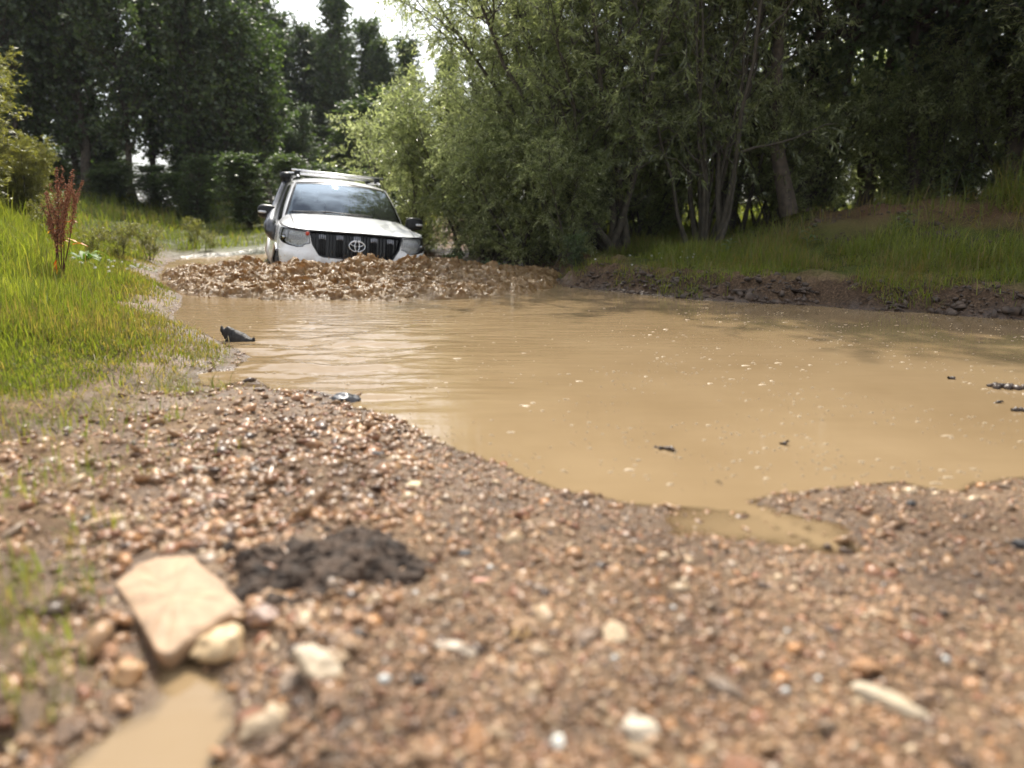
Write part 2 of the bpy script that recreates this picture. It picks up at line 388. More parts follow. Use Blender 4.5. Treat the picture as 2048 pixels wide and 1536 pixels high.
s1 = n.new('ShaderNodeMixShader'); l.new(ex.outputs[0], s1.inputs[0]); l.new(dif.outputs[0], s1.inputs[1]); l.new(tr.outputs[0], s1.inputs[2])
gl = n.new('ShaderNodeBsdfGlossy'); gl.inputs['Roughness'].default_value = 0.03
fr = n.new('ShaderNodeFresnel'); fr.inputs[0].default_value = 1.333
mp = n.new('ShaderNodeMapping'); mp.inputs['Scale'].default_value = (1.6, 7.0, 1); l.new(tc.outputs['Object'], mp.inputs[0])
r1 = n.new('ShaderNodeTexNoise'); r1.inputs['Scale'].default_value = 2.2; r1.inputs['Detail'].default_value = 4; l.new(mp.outputs[0], r1.inputs['Vector'])
r2 = n.new('ShaderNodeTexNoise'); r2.inputs['Scale'].default_value = 3.5; r2.inputs['Detail'].default_value = 2; l.new(tc.outputs['Object'], r2.inputs['Vector'])
m1_ = n.new('ShaderNodeMath'); m1_.operation = 'MULTIPLY'; l.new(r1.outputs[0], m1_.inputs[0]); l.new(a_ch.outputs['Fac'], m1_.inputs[1])
m2_ = n.new('ShaderNodeMath'); m2_.operation = 'MULTIPLY_ADD'; m2_.inputs[1].default_value = 0.035; l.new(r2.outputs[0], m2_.inputs[0]); l.new(m1_.outputs[0], m2_.inputs[2])
bp = n.new('ShaderNodeBump'); bp.inputs['Strength'].default_value = 1.0; bp.inputs['Distance'].default_value = 0.03
l.new(m2_.outputs[0], bp.inputs['Height']); l.new(bp.outputs[0], fr.inputs['Normal']); l.new(bp.outputs[0], gl.inputs['Normal'])
s2 = n.new('ShaderNodeMixShader'); l.new(fr.outputs[0], s2.inputs[0]); l.new(s1.outputs[0], s2.inputs[1]); l.new(gl.outputs[0], s2.inputs[2])
l.new(s2.outputs[0], n['Material Output'].inputs[0])
chv = 0.04 + 0.40 * chop + 1.0 * back
wdep = np.maximum(-GZ.ravel()[used], 0) + np.where(dw.ravel()[used] < -0.03, 0.05, 0)
obj('water', mesh_np('water', np.stack([wx, wy, wz], -1), q, m_water, True,
                     dict(depth=wdep, chop=chv)),
    kind='structure', label='still brown muddy water of the pond')
# ---------------------------------------------------------------- the car
m_white = simple('white_car_paint', (0.86, 0.86, 0.85), 0.22, 0, 0.5, coat=0.6)
# mud film low on the body: a stain with its own height on the car
n = m_white.node_tree.nodes; l = m_white.node_tree.links; p = n['Principled BSDF']
tc = n.new('ShaderNodeTexCoord'); sx = n.new('ShaderNodeSeparateXYZ'); l.new(tc.outputs['Object'], sx.inputs[0])
no = n.new('ShaderNodeTexNoise'); no.inputs['Scale'].default_value = 9; no.inputs['Detail'].default_value = 8; l.new(tc.outputs['Object'], no.inputs['Vector'])
ma = n.new('ShaderNodeMath'); ma.operation = 'MULTIPLY_ADD'; ma.inputs[1].default_value = -0.42; l.new(no.outputs[0], ma.inputs[0]); l.new(sx.outputs[2], ma.inputs[2])
mr = n.new('ShaderNodeMapRange'); mr.inputs[1].default_value = 0.36; mr.inputs[2].default_value = 0.52; mr.inputs[3].default_value = 0.62; mr.inputs[4].default_value = 0.0
l.new(ma.outputs[0], mr.inputs[0])
sp_ = n.new('ShaderNodeTexNoise'); sp_.inputs['Scale'].default_value = 55; sp_.inputs['Detail'].default_value = 2; l.new(tc.outputs['Object'], sp_.inputs['Vector'])
sa = n.new('ShaderNodeMath'); sa.operation = 'MULTIPLY_ADD'; sa.inputs[1].default_value = -.16; l.new(sx.outputs[2], sa.inputs[0]); l.new(sp_.outputs[0], sa.inputs[2])
sb = n.new('ShaderNodeMapRange'); sb.inputs[1].default_value = .545; sb.inputs[2].default_value = .575; sb.inputs[4].default_value = .4; l.new(sa.outputs[0], sb.inputs[0])
sc_m = n.new('ShaderNodeMath'); sc_m.operation = 'MAXIMUM'; l.new(sb.outputs[0], sc_m.inputs[0]); l.new(mr.outputs[0], sc_m.inputs[1]); mr = sc_m
mx = n.new('ShaderNodeMix'); mx.data_type = 'RGBA'; mx.inputs[6].default_value = (0.86, 0.86, 0.85, 1); mx.inputs[7].default_value = (0.30, 0.22, 0.14, 1)
l.new(mr.outputs[0], mx.inputs[0]); l.new(mx.outputs[2], p.inputs['Base Color'])
mr2 = n.new('ShaderNodeMapRange'); mr2.inputs[3].default_value = 0.2; mr2.inputs[4].default_value = 0.6; l.new(mr.outputs[0], mr2.inputs[0]); l.new(mr2.outputs[0], p.inputs['Roughness'])
m_blk = simple('black_plastic', (0.012, 0.012, 0.013), 0.38, 0, .3)
m_gloss = simple('gloss_black', (0.006, 0.006, 0.007), 0.2, 0, 0.35)
m_gap = simple('shut_line', (0.006, 0.006, 0.006), 0.8)
m_chrome = simple('chrome', (0.75, 0.76, 0.78), 0.14, 1.0)
m_dchrome = simple('dark_chrome', (0.40, 0.40, 0.43), 0.28, 0.9)
m_alu = simple('aluminium', (0.60, 0.60, 0.62), 0.35, 0.85, noise=0.06)
m_tyre = simple('tyre_rubber', (0.022, 0.021, 0.02), 0.85, noise=0.3, nscale=30)
m_seat = simple('dark_upholstery', (0.03, 0.03, 0.032), 0.9)
m_dash = simple('dashboard', (0.035, 0.035, 0.038), 0.7)
m_red = simple('red_tow_hook_cap', (0.55, 0.06, 0.03), 0.4)
m_tail = simple('tail_lamp_red', (0.35, 0.01, 0.01), 0.15)
m_refl = simple('lamp_reflector', (0.88, 0.88, 0.90), 0.25, 0.25, noise=0.25, nscale=40, bump=0.5)
m_lensrib = simple('lamp_diffuser', (0.72, 0.72, 0.68), 0.25, 0.3, noise=0.5, nscale=90, bump=0.8)
def glassmat(name, ior, tint, rough=0.02, spec=(1, 1, 1), dust=0.0):
    m, n, l, p = nmat(name); n.remove(p)
    g = n.new('ShaderNodeBsdfGlossy'); g.inputs['Roughness'].default_value = rough; g.inputs[0].default_value = (*spec, 1)
    t = n.new('ShaderNodeBsdfTransparent'); t.inputs[0].default_value = (*tint, 1)
    f = n.new('ShaderNodeFresnel'); f.inputs[0].default_value = ior
    s = n.new('ShaderNodeMixShader'); l.new(f.outputs[0], s.inputs[0]); l.new(t.outputs[0], s.inputs[1]); l.new(g.outputs[0], s.inputs[2])
    out = s.outputs[0]
    if dust:
        tc = n.new('ShaderNodeTexCoord'); no = n.new('ShaderNodeTexNoise'); no.inputs['Scale'].default_value = 14; no.inputs['Detail'].default_value = 9
        l.new(tc.outputs['Object'], no.inputs['Vector'])
        mr = n.new('ShaderNodeMapRange'); mr.inputs[1].default_value = 0.35; mr.inputs[2].default_value = 0.8; mr.inputs[3].default_value = dust * 0.5; mr.inputs[4].default_value = dust * 2.0
        l.new(no.outputs[0], mr.inputs[0])
        df = n.new('ShaderNodeBsdfDiffuse'); df.inputs[0].default_value = (0.42, 0.42, 0.42, 1)
        s3 = n.new('ShaderNodeMixShader'); l.new(mr.outputs[0], s3.inputs[0]); l.new(out, s3.inputs[1]); l.new(df.outputs[0], s3.inputs[2]); out = s3.outputs[0]
    l.new(out, n['Material Output'].inputs[0]); return m
m_glass = glassmat('windscreen_glass', 1.95, (0.28, 0.34, 0.38), spec=(.72, .86, 1.0), dust=0.03)
m_side = glassmat('side_glass', 1.6, (0.12, 0.13, 0.13))
m_lens = glassmat('lamp_lens', 1.5, (0.93, 0.94, 0.95))

YAW = 19.5
car = thing('car', 'white off-road car with roof bars and snorkel wading nose-first into the brown pond', 'car')
_c = Matrix.Rotation(R(YAW), 3, 'Z') @ Matrix.Rotation(R(5.0), 3, 'Y') @ Matrix.Rotation(R(0.2), 3, 'X')
car.rotation_euler = _c.to_euler()
_eoff = _c @ Vector((0, -0.02, 0.87))
car.location = Vector((-1.91, 9.41, 0.37)) - _eoff

# plan curve of half the body from the nose centre round to the tail centre (x out, y back)
_pc = np.array([(0, 0), (0.25, 0.004), (0.45, 0.018), (0.62, 0.045), (0.76, 0.090), (0.86, 0.155), (0.918, 0.26), (0.945, 0.42), (0.95, 0.68), (0.95, 1.0),
                (0.94, 1.6), (0.94, 2.4), (0.94, 3.4), (0.935, 4.2), (0.90, 4.55), (0.80, 4.74), (0.60, 4.82), (0.3, 4.84), (0, 4.845)])
for _ in range(3):
    q_ = np.empty((2 * len(_pc) - 2, 2)); q_[0::2] = 0.75 * _pc[:-1] + 0.25 * _pc[1:]; q_[1::2] = 0.25 * _pc[:-1] + 0.75 * _pc[1:]
    _pc = np.vstack([_pc[:1], q_, _pc[-1:]])
_al = np.concatenate([[0], np.cumsum(np.linalg.norm(np.diff(_pc, axis=0), axis=1))]); ATOT = _al[-1]
def plan(a):
    a = np.asarray(a, float); s = np.sign(a); s = np.where(s == 0, 1, s); b = np.clip(np.abs(a), 0, ATOT)
    f = lambda t: np.stack([np.interp(t, _al, _pc[:, 0]), np.interp(t, _al, _pc[:, 1])], -1)
    P = f(b); t = f(np.clip(b + .02, 0, ATOT)) - f(np.clip(b - .02, 0, ATOT)); t /= np.linalg.norm(t, axis=-1, keepdims=True) + 1e-9
    N = np.stack([t[..., 1], -t[..., 0]], -1)
    P = P * np.stack([s, np.ones_like(s)], -1); N = N * np.stack([s, np.ones_like(s)], -1)
    return P, N
_oz = ([0.28, 0.40, 0.50, 0.60, 0.68, 0.80, 0.95, 1.02, 1.08, 1.16], [0.16, 0.075, 0.02, 0.0, 0.008, 0.014, 0.024, 0.040, 0.062, 0.10])
def ztop(a):
    a = np.abs(a)
    return np.interp(a, [0, 0.3, 0.6, 0.8, 0.95, 1.15, 1.4, 1.7, 2.5, 4.6, 5.2, ATOT], [1.034, 1.031, 1.026, 1.034, 1.050, 1.070, 1.085, 1.10, 1.12, 1.14, 1.14, 1.12])
def wrap(a, z, off=0.0):
    P, N = plan(a); z = np.asarray(z, float)
    o = -np.interp(z, *_oz) + off
    # swage along the flanks
    b = np.abs(a); o = o - 0.012 * np.exp(-((z - 0.93) / 0.05) ** 2) * ss(1.2, 1.5, b) + 0.014 * np.exp(-((z - 0.60) / 0.06) ** 2) * ss(1.25, 1.5, b)
    # bumper ledge below the lamps
    o = o + 0.030 * ss(0.80, 0.74, z) * ss(1.15, 0.9, b) * ss(0.50, 0.60, b)
    return np.stack([P[..., 0] + N[..., 0] * o, P[..., 1] + N[..., 1] * o, z + np.zeros_like(P[..., 0])], -1)
def inpoly(px, py, poly):
    ins = np.zeros(px.shape, bool)
    for (ax, ay), (bx, by) in zip(poly, np.roll(poly, -1, 0)):
        c = ((ay > py) != (by > py)) & (px < (bx - ax) * (py - ay) / (by - ay + 1e-12) + ax); ins ^= c
    return ins
def densify(poly, h=0.03):
    out = []
    for p0, p1 in zip(poly, np.roll(poly, -1, 0)):
        k = max(1, int(np.linalg.norm(p1 - p0) / h)); out += [p0 + (p1 - p0) * i / k for i in range(k)]
    return np.array(out)
def cut_sheet(outer, holes, h):
    """triangles of the outer polygon minus holes (2-D)"""
    outer = densify(np.array(outer, float), h); holes = [densify(np.array(x, float), h) for x in holes]
    vs, es = [], []
    for poly in [outer] + holes:
        k = len(vs); vs += [Vector(x) for x in poly]; es += [(k + i, k + (i + 1) % len(poly)) for i in range(len(poly))]
    lo, hi = outer.min(0), outer.max(0)
    gx_, gy_ = np.meshgrid(np.arange(lo[0] + h * .61, hi[0], h), np.arange(lo[1] + h * .57, hi[1], h), indexing='ij')
    gx_, gy_ = gx_.ravel(), gy_.ravel(); ok = inpoly(gx_, gy_, outer)
    vs += [Vector((a, b)) for a, b in zip(gx_[ok], gy_[ok])]
    V, _, F, *_r = delaunay_2d_cdt(vs, es, [], 0, 1e-6)
    V = np.array([v[:] for v in V]); F = np.array([f for f in F if len(f) == 3]); c = V[F].mean(1)
    k = inpoly(c[:, 0], c[:, 1], outer)
    for hp in holes: k &= ~inpoly(c[:, 0], c[:, 1], hp)
    F = F[k]; u, inv = np.unique(F, return_inverse=True)
    return V[u], inv.reshape(-1, 3)
def flip(poly): return [(-x, y) for x, y in poly][::-1]
GR_ = [(-.575, 1.008), (-.30, 1.017), (0, 1.020), (.30, 1.017), (.575, 1.008), (.565, .97), (.535, .86), (.455, .735), (.40, .715), (0, .705), (-.40, .715), (-.455, .735), (-.535, .86), (-.565, .98)]
HL_ = [(.585, 1.004), (.72, 1.012), (.86, 1.022), (1.00, 1.028), (1.075, 1.015), (1.088, .955), (1.04, .895), (.94, .852), (.82, .828), (.72, .812), (.655, .822), (.625, .850), (.565, .865)]
ARCH = lambda ac, r=0.44: [(ac + r * math.cos(t), 0.37 + r * math.sin(t)) for t in np.linspace(-0.35, math.pi + 0.35, 26)]
A_FW, A_RW = 1.32, 4.10
def body_part(name, outer, holes, mat, h=0.04, off=0.0, parent=car, label=None, solid=True):
    V, F = cut_sheet(outer, holes, h)
    P = wrap(V[:, 0], V[:, 1], off)
    c = P[F]; nn = np.cross(c[:, 1] - c[:, 0], c[:, 2] - c[:, 0])
    if V[:, 0].mean() > 0: pass
    me = mesh_np(name, P, F, mat, True)
    o = obj(name, me, parent, label=label)
    if solid:
        s = o.modifiers.new('solid', 'SOLIDIFY'); s.thickness = 0.006; s.offset = 0
    return o
def edge_pts(a0, a1, f, k=14): return [(a, float(f(a))) for a in np.linspace(a0, a1, k)]
# front bumper and nose (reaches round to the front wheel arch)
top = edge_pts(-1.20, 1.20, lambda a: float(ztop(a)) - 0.012, 40)
bump_out = [(-1.20, 0.66), *[(-x, z) for x, z in []]]
nose = [(-0.95, 0.36), (0.95, 0.36)]
outer = [(0.84, 0.36), (0.90, .50), (0.945, .66), (1.0, 0.745), (1.06, 0.79), (1.10, .84), (1.115, .90), (1.12, 0.99)] + \
        [(a, float(ztop(a)) - 0.014) for a in np.linspace(1.10, -1.10, 40)] + \
        flip([(0.84, 0.36), (0.90, .50), (0.945, .66), (1.0, 0.745), (1.06, 0.79), (1.10, .84), (1.115, .90), (1.12, 0.99)])
LOWI = [(-.42, .60), (.42, .60), (.50, .53), (.44, .43), (-.44, .43), (-.50, .53)]
FOG = [(.60, .63), (.78, .64), (.84, .56), (.80, .46), (.64, .45)]
body_part('front_bumper', outer, [GR_, HL_, flip(HL_), LOWI, FOG, flip(FOG)], m_white, 0.035)
body_part('lower_intake', LOWI, [], m_blk, 0.06, -0.03)
for F_ in (FOG, flip(FOG)):
    fo = body_part('fog_lamp_recess', F_, [], m_blk, 0.06, -0.03)
    cx_ = np.mean([q_[0] for q_ in F_]); P0 = wrap(np.array([cx_]), np.array([0.54]), -0.015)[0]
    v_, f_ = ICO1; obj('fog_lamp', mesh_np('fog_lamp', v_ * (0.045, 0.02, 0.045) + P0, f_, m_lensrib, True), car)
# wings, doors, quarter panels
for sgn in (1, -1):
    mir = (lambda L: L) if sgn > 0 else flip
    zt = lambda a: float(ztop(a)) - 0.014
    wing = [(1.127, .99), (1.122, .90), (1.108, .84)] + [q_ for q_ in ARCH(A_FW)[::-1] if q_[0] > 1.095 - 0.3 and q_[1] > 0.80 and q_[0] < 1.78][:0]
    arc = [(A_FW + 0.44 * math.cos(t), 0.37 + 0.44 * math.sin(t)) for t in np.linspace(math.pi * 0.66, -0.02, 18)]
    wing = [(1.128, .99), (1.122, .90), (1.110, .81)] + arc + [(1.80, 0.34), (1.86, 0.34), (1.84, .70)] + [(a, zt(a)) for a in np.linspace(1.80, 1.12, 10)]
    body_part('front_wing', mir(wing), [], m_white, 0.06)
    d1 = [(1.868, .34), (2.83, .34), (2.83, .9)] + [(a, zt(a)) for a in np.linspace(2.83, 1.812, 8)] + [(1.848, .70)]
    dd1 = body_part('front_door', mir(d1), [], m_white, 0.08)
    arc2 = [(A_RW + 0.44 * math.cos(t), 0.37 + 0.44 * math.sin(t)) for t in np.linspace(math.pi + .05, math.pi * 0.66, 8)]
    d2 = [(2.84, .34)] + [(3.64, .34)] + arc2 + [(3.86, 0.95)] + [(a, zt(a)) for a in np.linspace(3.86, 2.84, 8)]
    dd2 = body_part('rear_door', mir(d2), [], m_white, 0.08)
    arc3 = [(A_RW + 0.44 * math.cos(t), 0.37 + 0.44 * math.sin(t)) for t in np.linspace(math.pi * 0.655, -0.05, 16)]
    qp = arc3 + [(4.62, .36), (4.9, .36), (4.95, .62), (4.95, 1.0)] + [(a, zt(a)) for a in np.linspace(4.95, 3.87, 8)]
    body_part('rear_quarter_panel', mir(qp), [], m_white, 0.08)
    for par, aa in ((dd1, 2.62), (dd2, 3.66)):
        pts = wrap(np.linspace(aa - 0.10, aa + 0.10, 5) * sgn, np.full(5, 0.985), np.array([0.0, 0.035, 0.04, 0.035, 0.0]))
        v_, f_ = tubes(pts[None], np.full((1, 5), 0.014), 6); obj('handle', mesh_np('handle', v_, f_, m_white, True), par)
    # arch flares
    for ac in (A_FW, A_RW):
        tt = np.linspace(-0.1, math.pi + 0.1 if ac == A_RW else math.pi * 0.68, 24)
        pts = wrap(sgn * (ac + 0.445 * np.cos(tt)), 0.37 + 0.445 * np.sin(tt), 0.008)
        v_, f_ = tubes(pts[None], np.full((1, 24), 0.018), 6); obj('wheel_arch_lip', mesh_np('wheel_arch_lip', v_, f_, m_white, True), car)
        Pw, _ = plan(np.array([sgn * ac]))
        ang = np.linspace(-0.5, math.pi + 0.5, 20); xs_ = np.array([0.90, 0.60]) * sgn
        G = np.array([[(x_, Pw[0][1] + 0.45 * math.cos(t), 0.37 + 0.45 * math.sin(t)) for t in ang] for x_ in xs_])
        obj('wheel_well', grid_mesh('wheel_well', G, m_gap), car)
# grille: black back panel, surround, bar groups, emblem
body_part('grille', GR_, [], m_gloss, 0.05, -0.045, solid=False)
gr = obj('grille_bars', None, car) if False else None
grille = [o for o in car.children if o.name.startswith('grille')][0]
gv, gf = [], []
pl = densify(np.array(GR_), 0.02); Pg = wrap(pl[:, 0], pl[:, 1], -0.004)
v_, f_ = tubes(np.vstack([Pg, Pg[:1]])[None], np.full((1, len(Pg) + 1), 0.013), 6); obj('surround', mesh_np('surround', v_, f_, m_gloss, True), grille)
def zlo(s): return float(np.interp(abs(s), [0, .40, .455, .535, .565], [.705, .715, .735, .86, .98])) + 0.012
def bar(s, w, z0, z1, d0, mat, name, par, rnd=0.012, k=10):
    zz = np.linspace(z0, z1, k); us = np.array([-1, -0.8, -0.3, 0.3, 0.8, 1]) * w / 2; pr = np.array([0, 1, 1.25, 1.25, 1, 0])
    end = np.ones(k); end[0] = end[-1] = 0
    G = np.array([[wrap(s + u_, z_, d0 - 0.03 + 0.03 * pv * e_) for z_, e_ in zip(zz, end)] for u_, pv in zip(us, pr)])
    return obj(name, grid_mesh(name, G.reshape(len(us), k, 3), mat), par)
for gs in (-0.42, -0.21, 0.0, 0.21, 0.42):
    for k_, du in enumerate((-0.034, -0.0115, 0.0115, 0.034)):
        zz1 = 1.004 - 0.02 * abs(gs) - (0.006 if k_ in (0, 3) else 0)
        bar(gs + du, 0.018, zlo(gs + du), zz1, -0.004, m_dchrome if False else m_blk, 'grille_bar', grille)
        bar(gs + du, 0.0165, zz1 - 0.075, zz1 - 0.008, 0.0015, m_dchrome, 'bar_cap', grille)
for gs in (-0.50, -0.33, -0.29, -0.125, -0.085, 0.085, 0.125, 0.29, 0.33, 0.50):
    bar(gs, 0.008, zlo(gs), 1.000, -0.022, m_blk, 'fine_bar', grille)
def ring(cx_, cz_, rx, rz_, r, tilt=0.0, k=40):
    t = np.linspace(0, 2 * np.pi, k + 1); X = cx_ + rx * np.cos(t); Z = cz_ + rz_ * np.sin(t)
    P = wrap(X, Z, 0.020); return tubes(P[None], np.full((1, k + 1), r), 6)
parts = [ring(0, .87, .098, .067, .0075), ring(0, .87, .028, .060, .0065), ring(0, .897, .078, .028, .0065)]
v_, f_ = merge(parts); obj('emblem', mesh_np('emblem', v_, f_, m_chrome, True, ), grille)
# lamps
for sgn in (1, -1):
    mir = (lambda L: L) if sgn > 0 else flip
    hl = body_part('headlight', mir(HL_), [], m_refl, 0.03, -0.05, solid=False)
    inner = [(.60, 1.0), (.72, 1.0), (.80, .99), (.88, .965), (.875, .865), (.80, .845), (.72, .835), (.665, .845), (.63, .87), (.60, .89)]
    body_part('diffuser', mir(inner), [], m_lensrib, 0.03, -0.035, hl, solid=False)
    outr = [(.90, 1.005), (1.0, 1.008), (1.06, .995), (1.065, .95), (1.02, .905), (.94, .875), (.895, .868)]
    body_part('reflector', mir(outr), [], m_refl, 0.03, -0.03, hl, solid=False)
    v_, f_ = ICO2
    P0 = wrap(np.array([sgn * 0.955]), np.array([0.915]), -0.030)[0]
    obj('projector', mesh_np('projector', v_ * 0.036 + P0, f_, m_chrome, True), hl)
    P0 = wrap(np.array([sgn * 0.75]), np.array([0.93]), -0.045)[0]
    for k_ in range(9):
        bar(sgn * (.625 + 0.028 * k_), 0.004, .865, .985, -0.02, m_refl, 'flute', hl, k=4)
    body_part('lens', mir(HL_), [], m_lens, 0.035, 0.003, hl, solid=False)
    pl = densify(np.array(mir(HL_)), 0.03); Pg = wrap(pl[:, 0], pl[:, 1], 0.001)
    v_, f_ = tubes(np.vstack([Pg, Pg[:1]])[None], np.full((1, len(Pg) + 1), 0.005), 5); obj('rim', mesh_np('rim', v_, f_, m_gloss, True), hl)
P0 = wrap(np.array([-.60]), np.array([.978]), 0.012)[0]
v_, f_ = ICO2; obj('red_cap', mesh_np('red_cap', v_ * (0.024, 0.012, 0.024) + P0, f_, m_red, True), car)
# bonnet
A_END = 1.72
def yc(x): return 1.12 + 0.20 * (np.abs(x) / 0.8) ** 2
def zcowl(x): return np.interp(np.abs(x), [0, .4, .7, .78, .84, .90], [1.232, 1.227, 1.205, 1.185, 1.13, 1.075])
def bonnet(as_, nt=18, lift=0.0, t0=0.0):
    rows = []
    for a in as_:
        F0 = wrap(np.array([a]), ztop(np.array([a])))[0]; x = F0[0]; y1 = max(float(yc(x)), F0[1] + 0.01); z1 = float(zcowl(x))
        z1 = max(z1, F0[2]) if abs(x) < .86 else F0[2] + (z1 - F0[2]) * 0.3
        t = np.linspace(t0, 1, nt); g = np.sin(t * np.pi / 2) ** 0.85 * 0.75 + t * 0.25
        yy = F0[1] + (y1 - F0[1]) * t; zz = F0[2] + (z1 - F0[2]) * g
        ridge = 0.013 * np.exp(-((abs(x) - 0.56) / 0.05) ** 2) + 0.010 * ss(0.50, 0.60, abs(x)) * ss(.80, .72, abs(x))
        zz = zz + (ridge + 0.012 * ss(.74, 0, abs(x))) * np.sin(np.clip(t, 0, 1) * np.pi) ** 0.7 + lift
        rows.append(np.stack([np.full(nt, x), yy, zz], -1))
    return np.array(rows)
a_seam = float(np.interp(0.755, _pc[:, 0][:np.argmax(_pc[:, 0] > .9)], _al[:np.argmax(_pc[:, 0] > .9)]))
o = obj('bonnet', grid_mesh('bonnet', bonnet(np.linspace(-a_seam, a_seam, 61)), m_white), car)
for sgn in (1, -1):
    obj('wing_top', grid_mesh('wing_top', bonnet(sgn * np.linspace(a_seam + 0.012, A_END, 30)), m_white), car)
obj('seam', grid_mesh('seam', bonnet(np.linspace(-A_END + .1, A_END - .1, 61), lift=-0.012), m_gap), car)
# black line along the bonnet's leading edge
aa = np.linspace(-1.02, 1.02, 60); Pg = wrap(aa, ztop(aa) - 0.006, -0.001); v_, f_ = tubes(Pg[None], np.full((1, 60), 0.0075), 5)
obj('bonnet_seal', mesh_np('bonnet_seal', v_, f_, m_gap, True), car)
# cabin
def wsc(u, v):
    """windscreen surface: u across -1..1, v up 0..1"""
    xb, xt = 0.835 * u, 0.655 * u
    B = np.stack([xb, yc(xb * 0.97) - 0.02, np.interp(np.abs(xb), [0, .4, .7, .80], [1.217, 1.212, 1.19, 1.15])], -1)
    T = np.stack([xt, 1.80 + 0.085 * u ** 2, 1.690 - 0.045 * u ** 2], -1)
    P = B + (T - B) * v[..., None]; bow = np.sin(v * np.pi) * 0.035
    P[..., 1] -= bow * 0.6; P[..., 2] += bow * 0.8; return P
def gridf(fn, u, v):
    U, V = np.meshgrid(u, v, indexing='ij'); return fn(U, V)
ws = obj('windscreen', grid_mesh('windscreen', gridf(wsc, np.linspace(-.93, .93, 30), np.linspace(0.03, .93, 14)), m_glass), car)
U = np.linspace(-1, 1, 31)
# black border strips
for u0, u1, v0, v1 in ((-.96, .96, .92, .95), (-.96, .96, 0.0, .04), (-.965, -.925, 0, .97), (.925, .965, 0, .97)):
    G = gridf(wsc, np.linspace(u0, u1, 24 if u1 - u0 > 1 else 3), np.linspace(v0, v1, 14 if v1 - v0 > .5 else 3)); G[..., 2] += 0.003; G[..., 1] -= 0.003
    obj('border', grid_mesh('border', G, m_gloss), ws)
def side_pt(s, v, sgn):
    """side glasshouse: s = y back from the pillar foot, v up"""
    yb = 1.36 + (4.52 - 1.36) * s; yt = 2.02 + (4.30 - 2.02) * s
    xb = np.interp(s, [0, .15, .8, 1], [.835, .86, .86, .82]); xt = np.interp(s, [0, .15, .8, 1], [.665, .675, .675, .655])
    z0 = 1.10 + 0.03 * s; z1 = 1.66 + 0.015 * np.sin(s * np.pi)
    bow = np.sin(v * np.pi) * 0.022
    return np.stack([sgn * (xb + (xt - xb) * v + bow), yb + (yt - yb) * v, z0 + (z1 - z0) * v], -1)
for sgn in (1, -1):
    # pillar between windscreen and side glass
    v = np.linspace(0, 1, 14); A0 = wsc(np.full(14, .955 * sgn), v * .985); B0 = side_pt(np.zeros(14) + 0.012, v, sgn)
    M0 = (A0 + B0) / 2; M0[:, 0] += sgn * 0.015; M0[:, 1] -= 0.012; M0[:, 2] += 0.006
    obj('pillar', grid_mesh('pillar', np.stack([A0, A0 * .6 + M0 * .4 + [0, -.004, .004], M0, B0 * .6 + M0 * .4, B0]), m_white), car)
    obj('side_frame', grid_mesh('side_frame', gridf(lambda s, v: side_pt(s, v, sgn), np.linspace(0, 1, 24), np.linspace(0, 1, 8)) * np.array([1 - 0.012, 1, 1]), m_white if False else m_gloss), car)
    for s0, s1 in ((.035, .33), (.36, .66), (.69, .95)):
        obj('side_window', grid_mesh('side_window', gridf(lambda s, v: side_pt(s, v, sgn), np.linspace(s0, s1, 8), np.linspace(.10, .90, 8)), m_gloss), car)
    obj('roof_edge', grid_mesh('roof_edge', gridf(lambda s, v: side_pt(s, v, sgn), np.linspace(0, 1, 24), np.linspace(.9, 1.0, 3)), m_white), car)
    obj('belt', grid_mesh('belt', np.stack([wrap(sgn * np.linspace(1.70, 4.95, 24), ztop(np.linspace(1.7, 4.95, 24)) - 0.016), side_pt(np.linspace(0, 1, 24), np.zeros(24) + .02, sgn)]), m_white), car)
def roof(U, V):
    xt = 0.655 * U; f = np.stack([xt, 1.80 + 0.085 * U ** 2, 1.690 - 0.045 * U ** 2], -1)
    r = np.stack([xt * 1.0, 4.34 - 0.05 * U ** 2, 1.715 - 0.045 * U ** 2], -1)
    P = f + (r - f) * V[..., None]; P[..., 2] += 0.075 * np.sin(np.clip(V * 1.15, 0, 1) ** .75 * np.pi * 0.98) ** .7 * (1 - 0.55 * U ** 4); P[..., 0] *= 1 + 0.03 * np.sin(V * np.pi)
    return P
obj('roof', grid_mesh('roof', gridf(roof, np.linspace(-1.02, 1.02, 25), np.linspace(0, 1, 24)), m_white), car)
xr = np.linspace(-1, 1, 15); TT = np.stack([xr * .655, 4.34 - .05 * xr ** 2, 1.715 - .045 * xr ** 2], -1)
BB = wrap(np.concatenate([-(ATOT - np.linspace(.75, .001, 8)), (ATOT - np.linspace(.001, .75, 8)[1:])]), np.full(15, 1.10)); BB[:, 0] = xr * .82
obj('tailgate', grid_mesh('tailgate', np.stack([BB + (TT - BB) * t for t in np.linspace(0, 1, 6)]), m_white), car)
G = np.stack([BB + (TT - BB) * t for t in np.linspace(0.12, .85, 6)])[:, 2:-2]; G[..., 1] += 0.006
obj('rear_window', grid_mesh('rear_window', G, m_gloss), car)
for sgn in (1, -1):
    lo_ = ATOT - 0.98; rb_ = [(4.955, .36), (ATOT - .001, .36), (ATOT - .001, 1.10), (4.955, 1.10)]
    body_part('rear_bumper', rb_ if sgn > 0 else flip(rb_), [], m_white, 0.1)
    tl = [(4.90, .90), (5.15, .90), (5.15, 1.10), (4.90, 1.10)]
    body_part('tail_light', tl if sgn > 0 else flip(tl), [], m_tail, 0.06, 0.012)
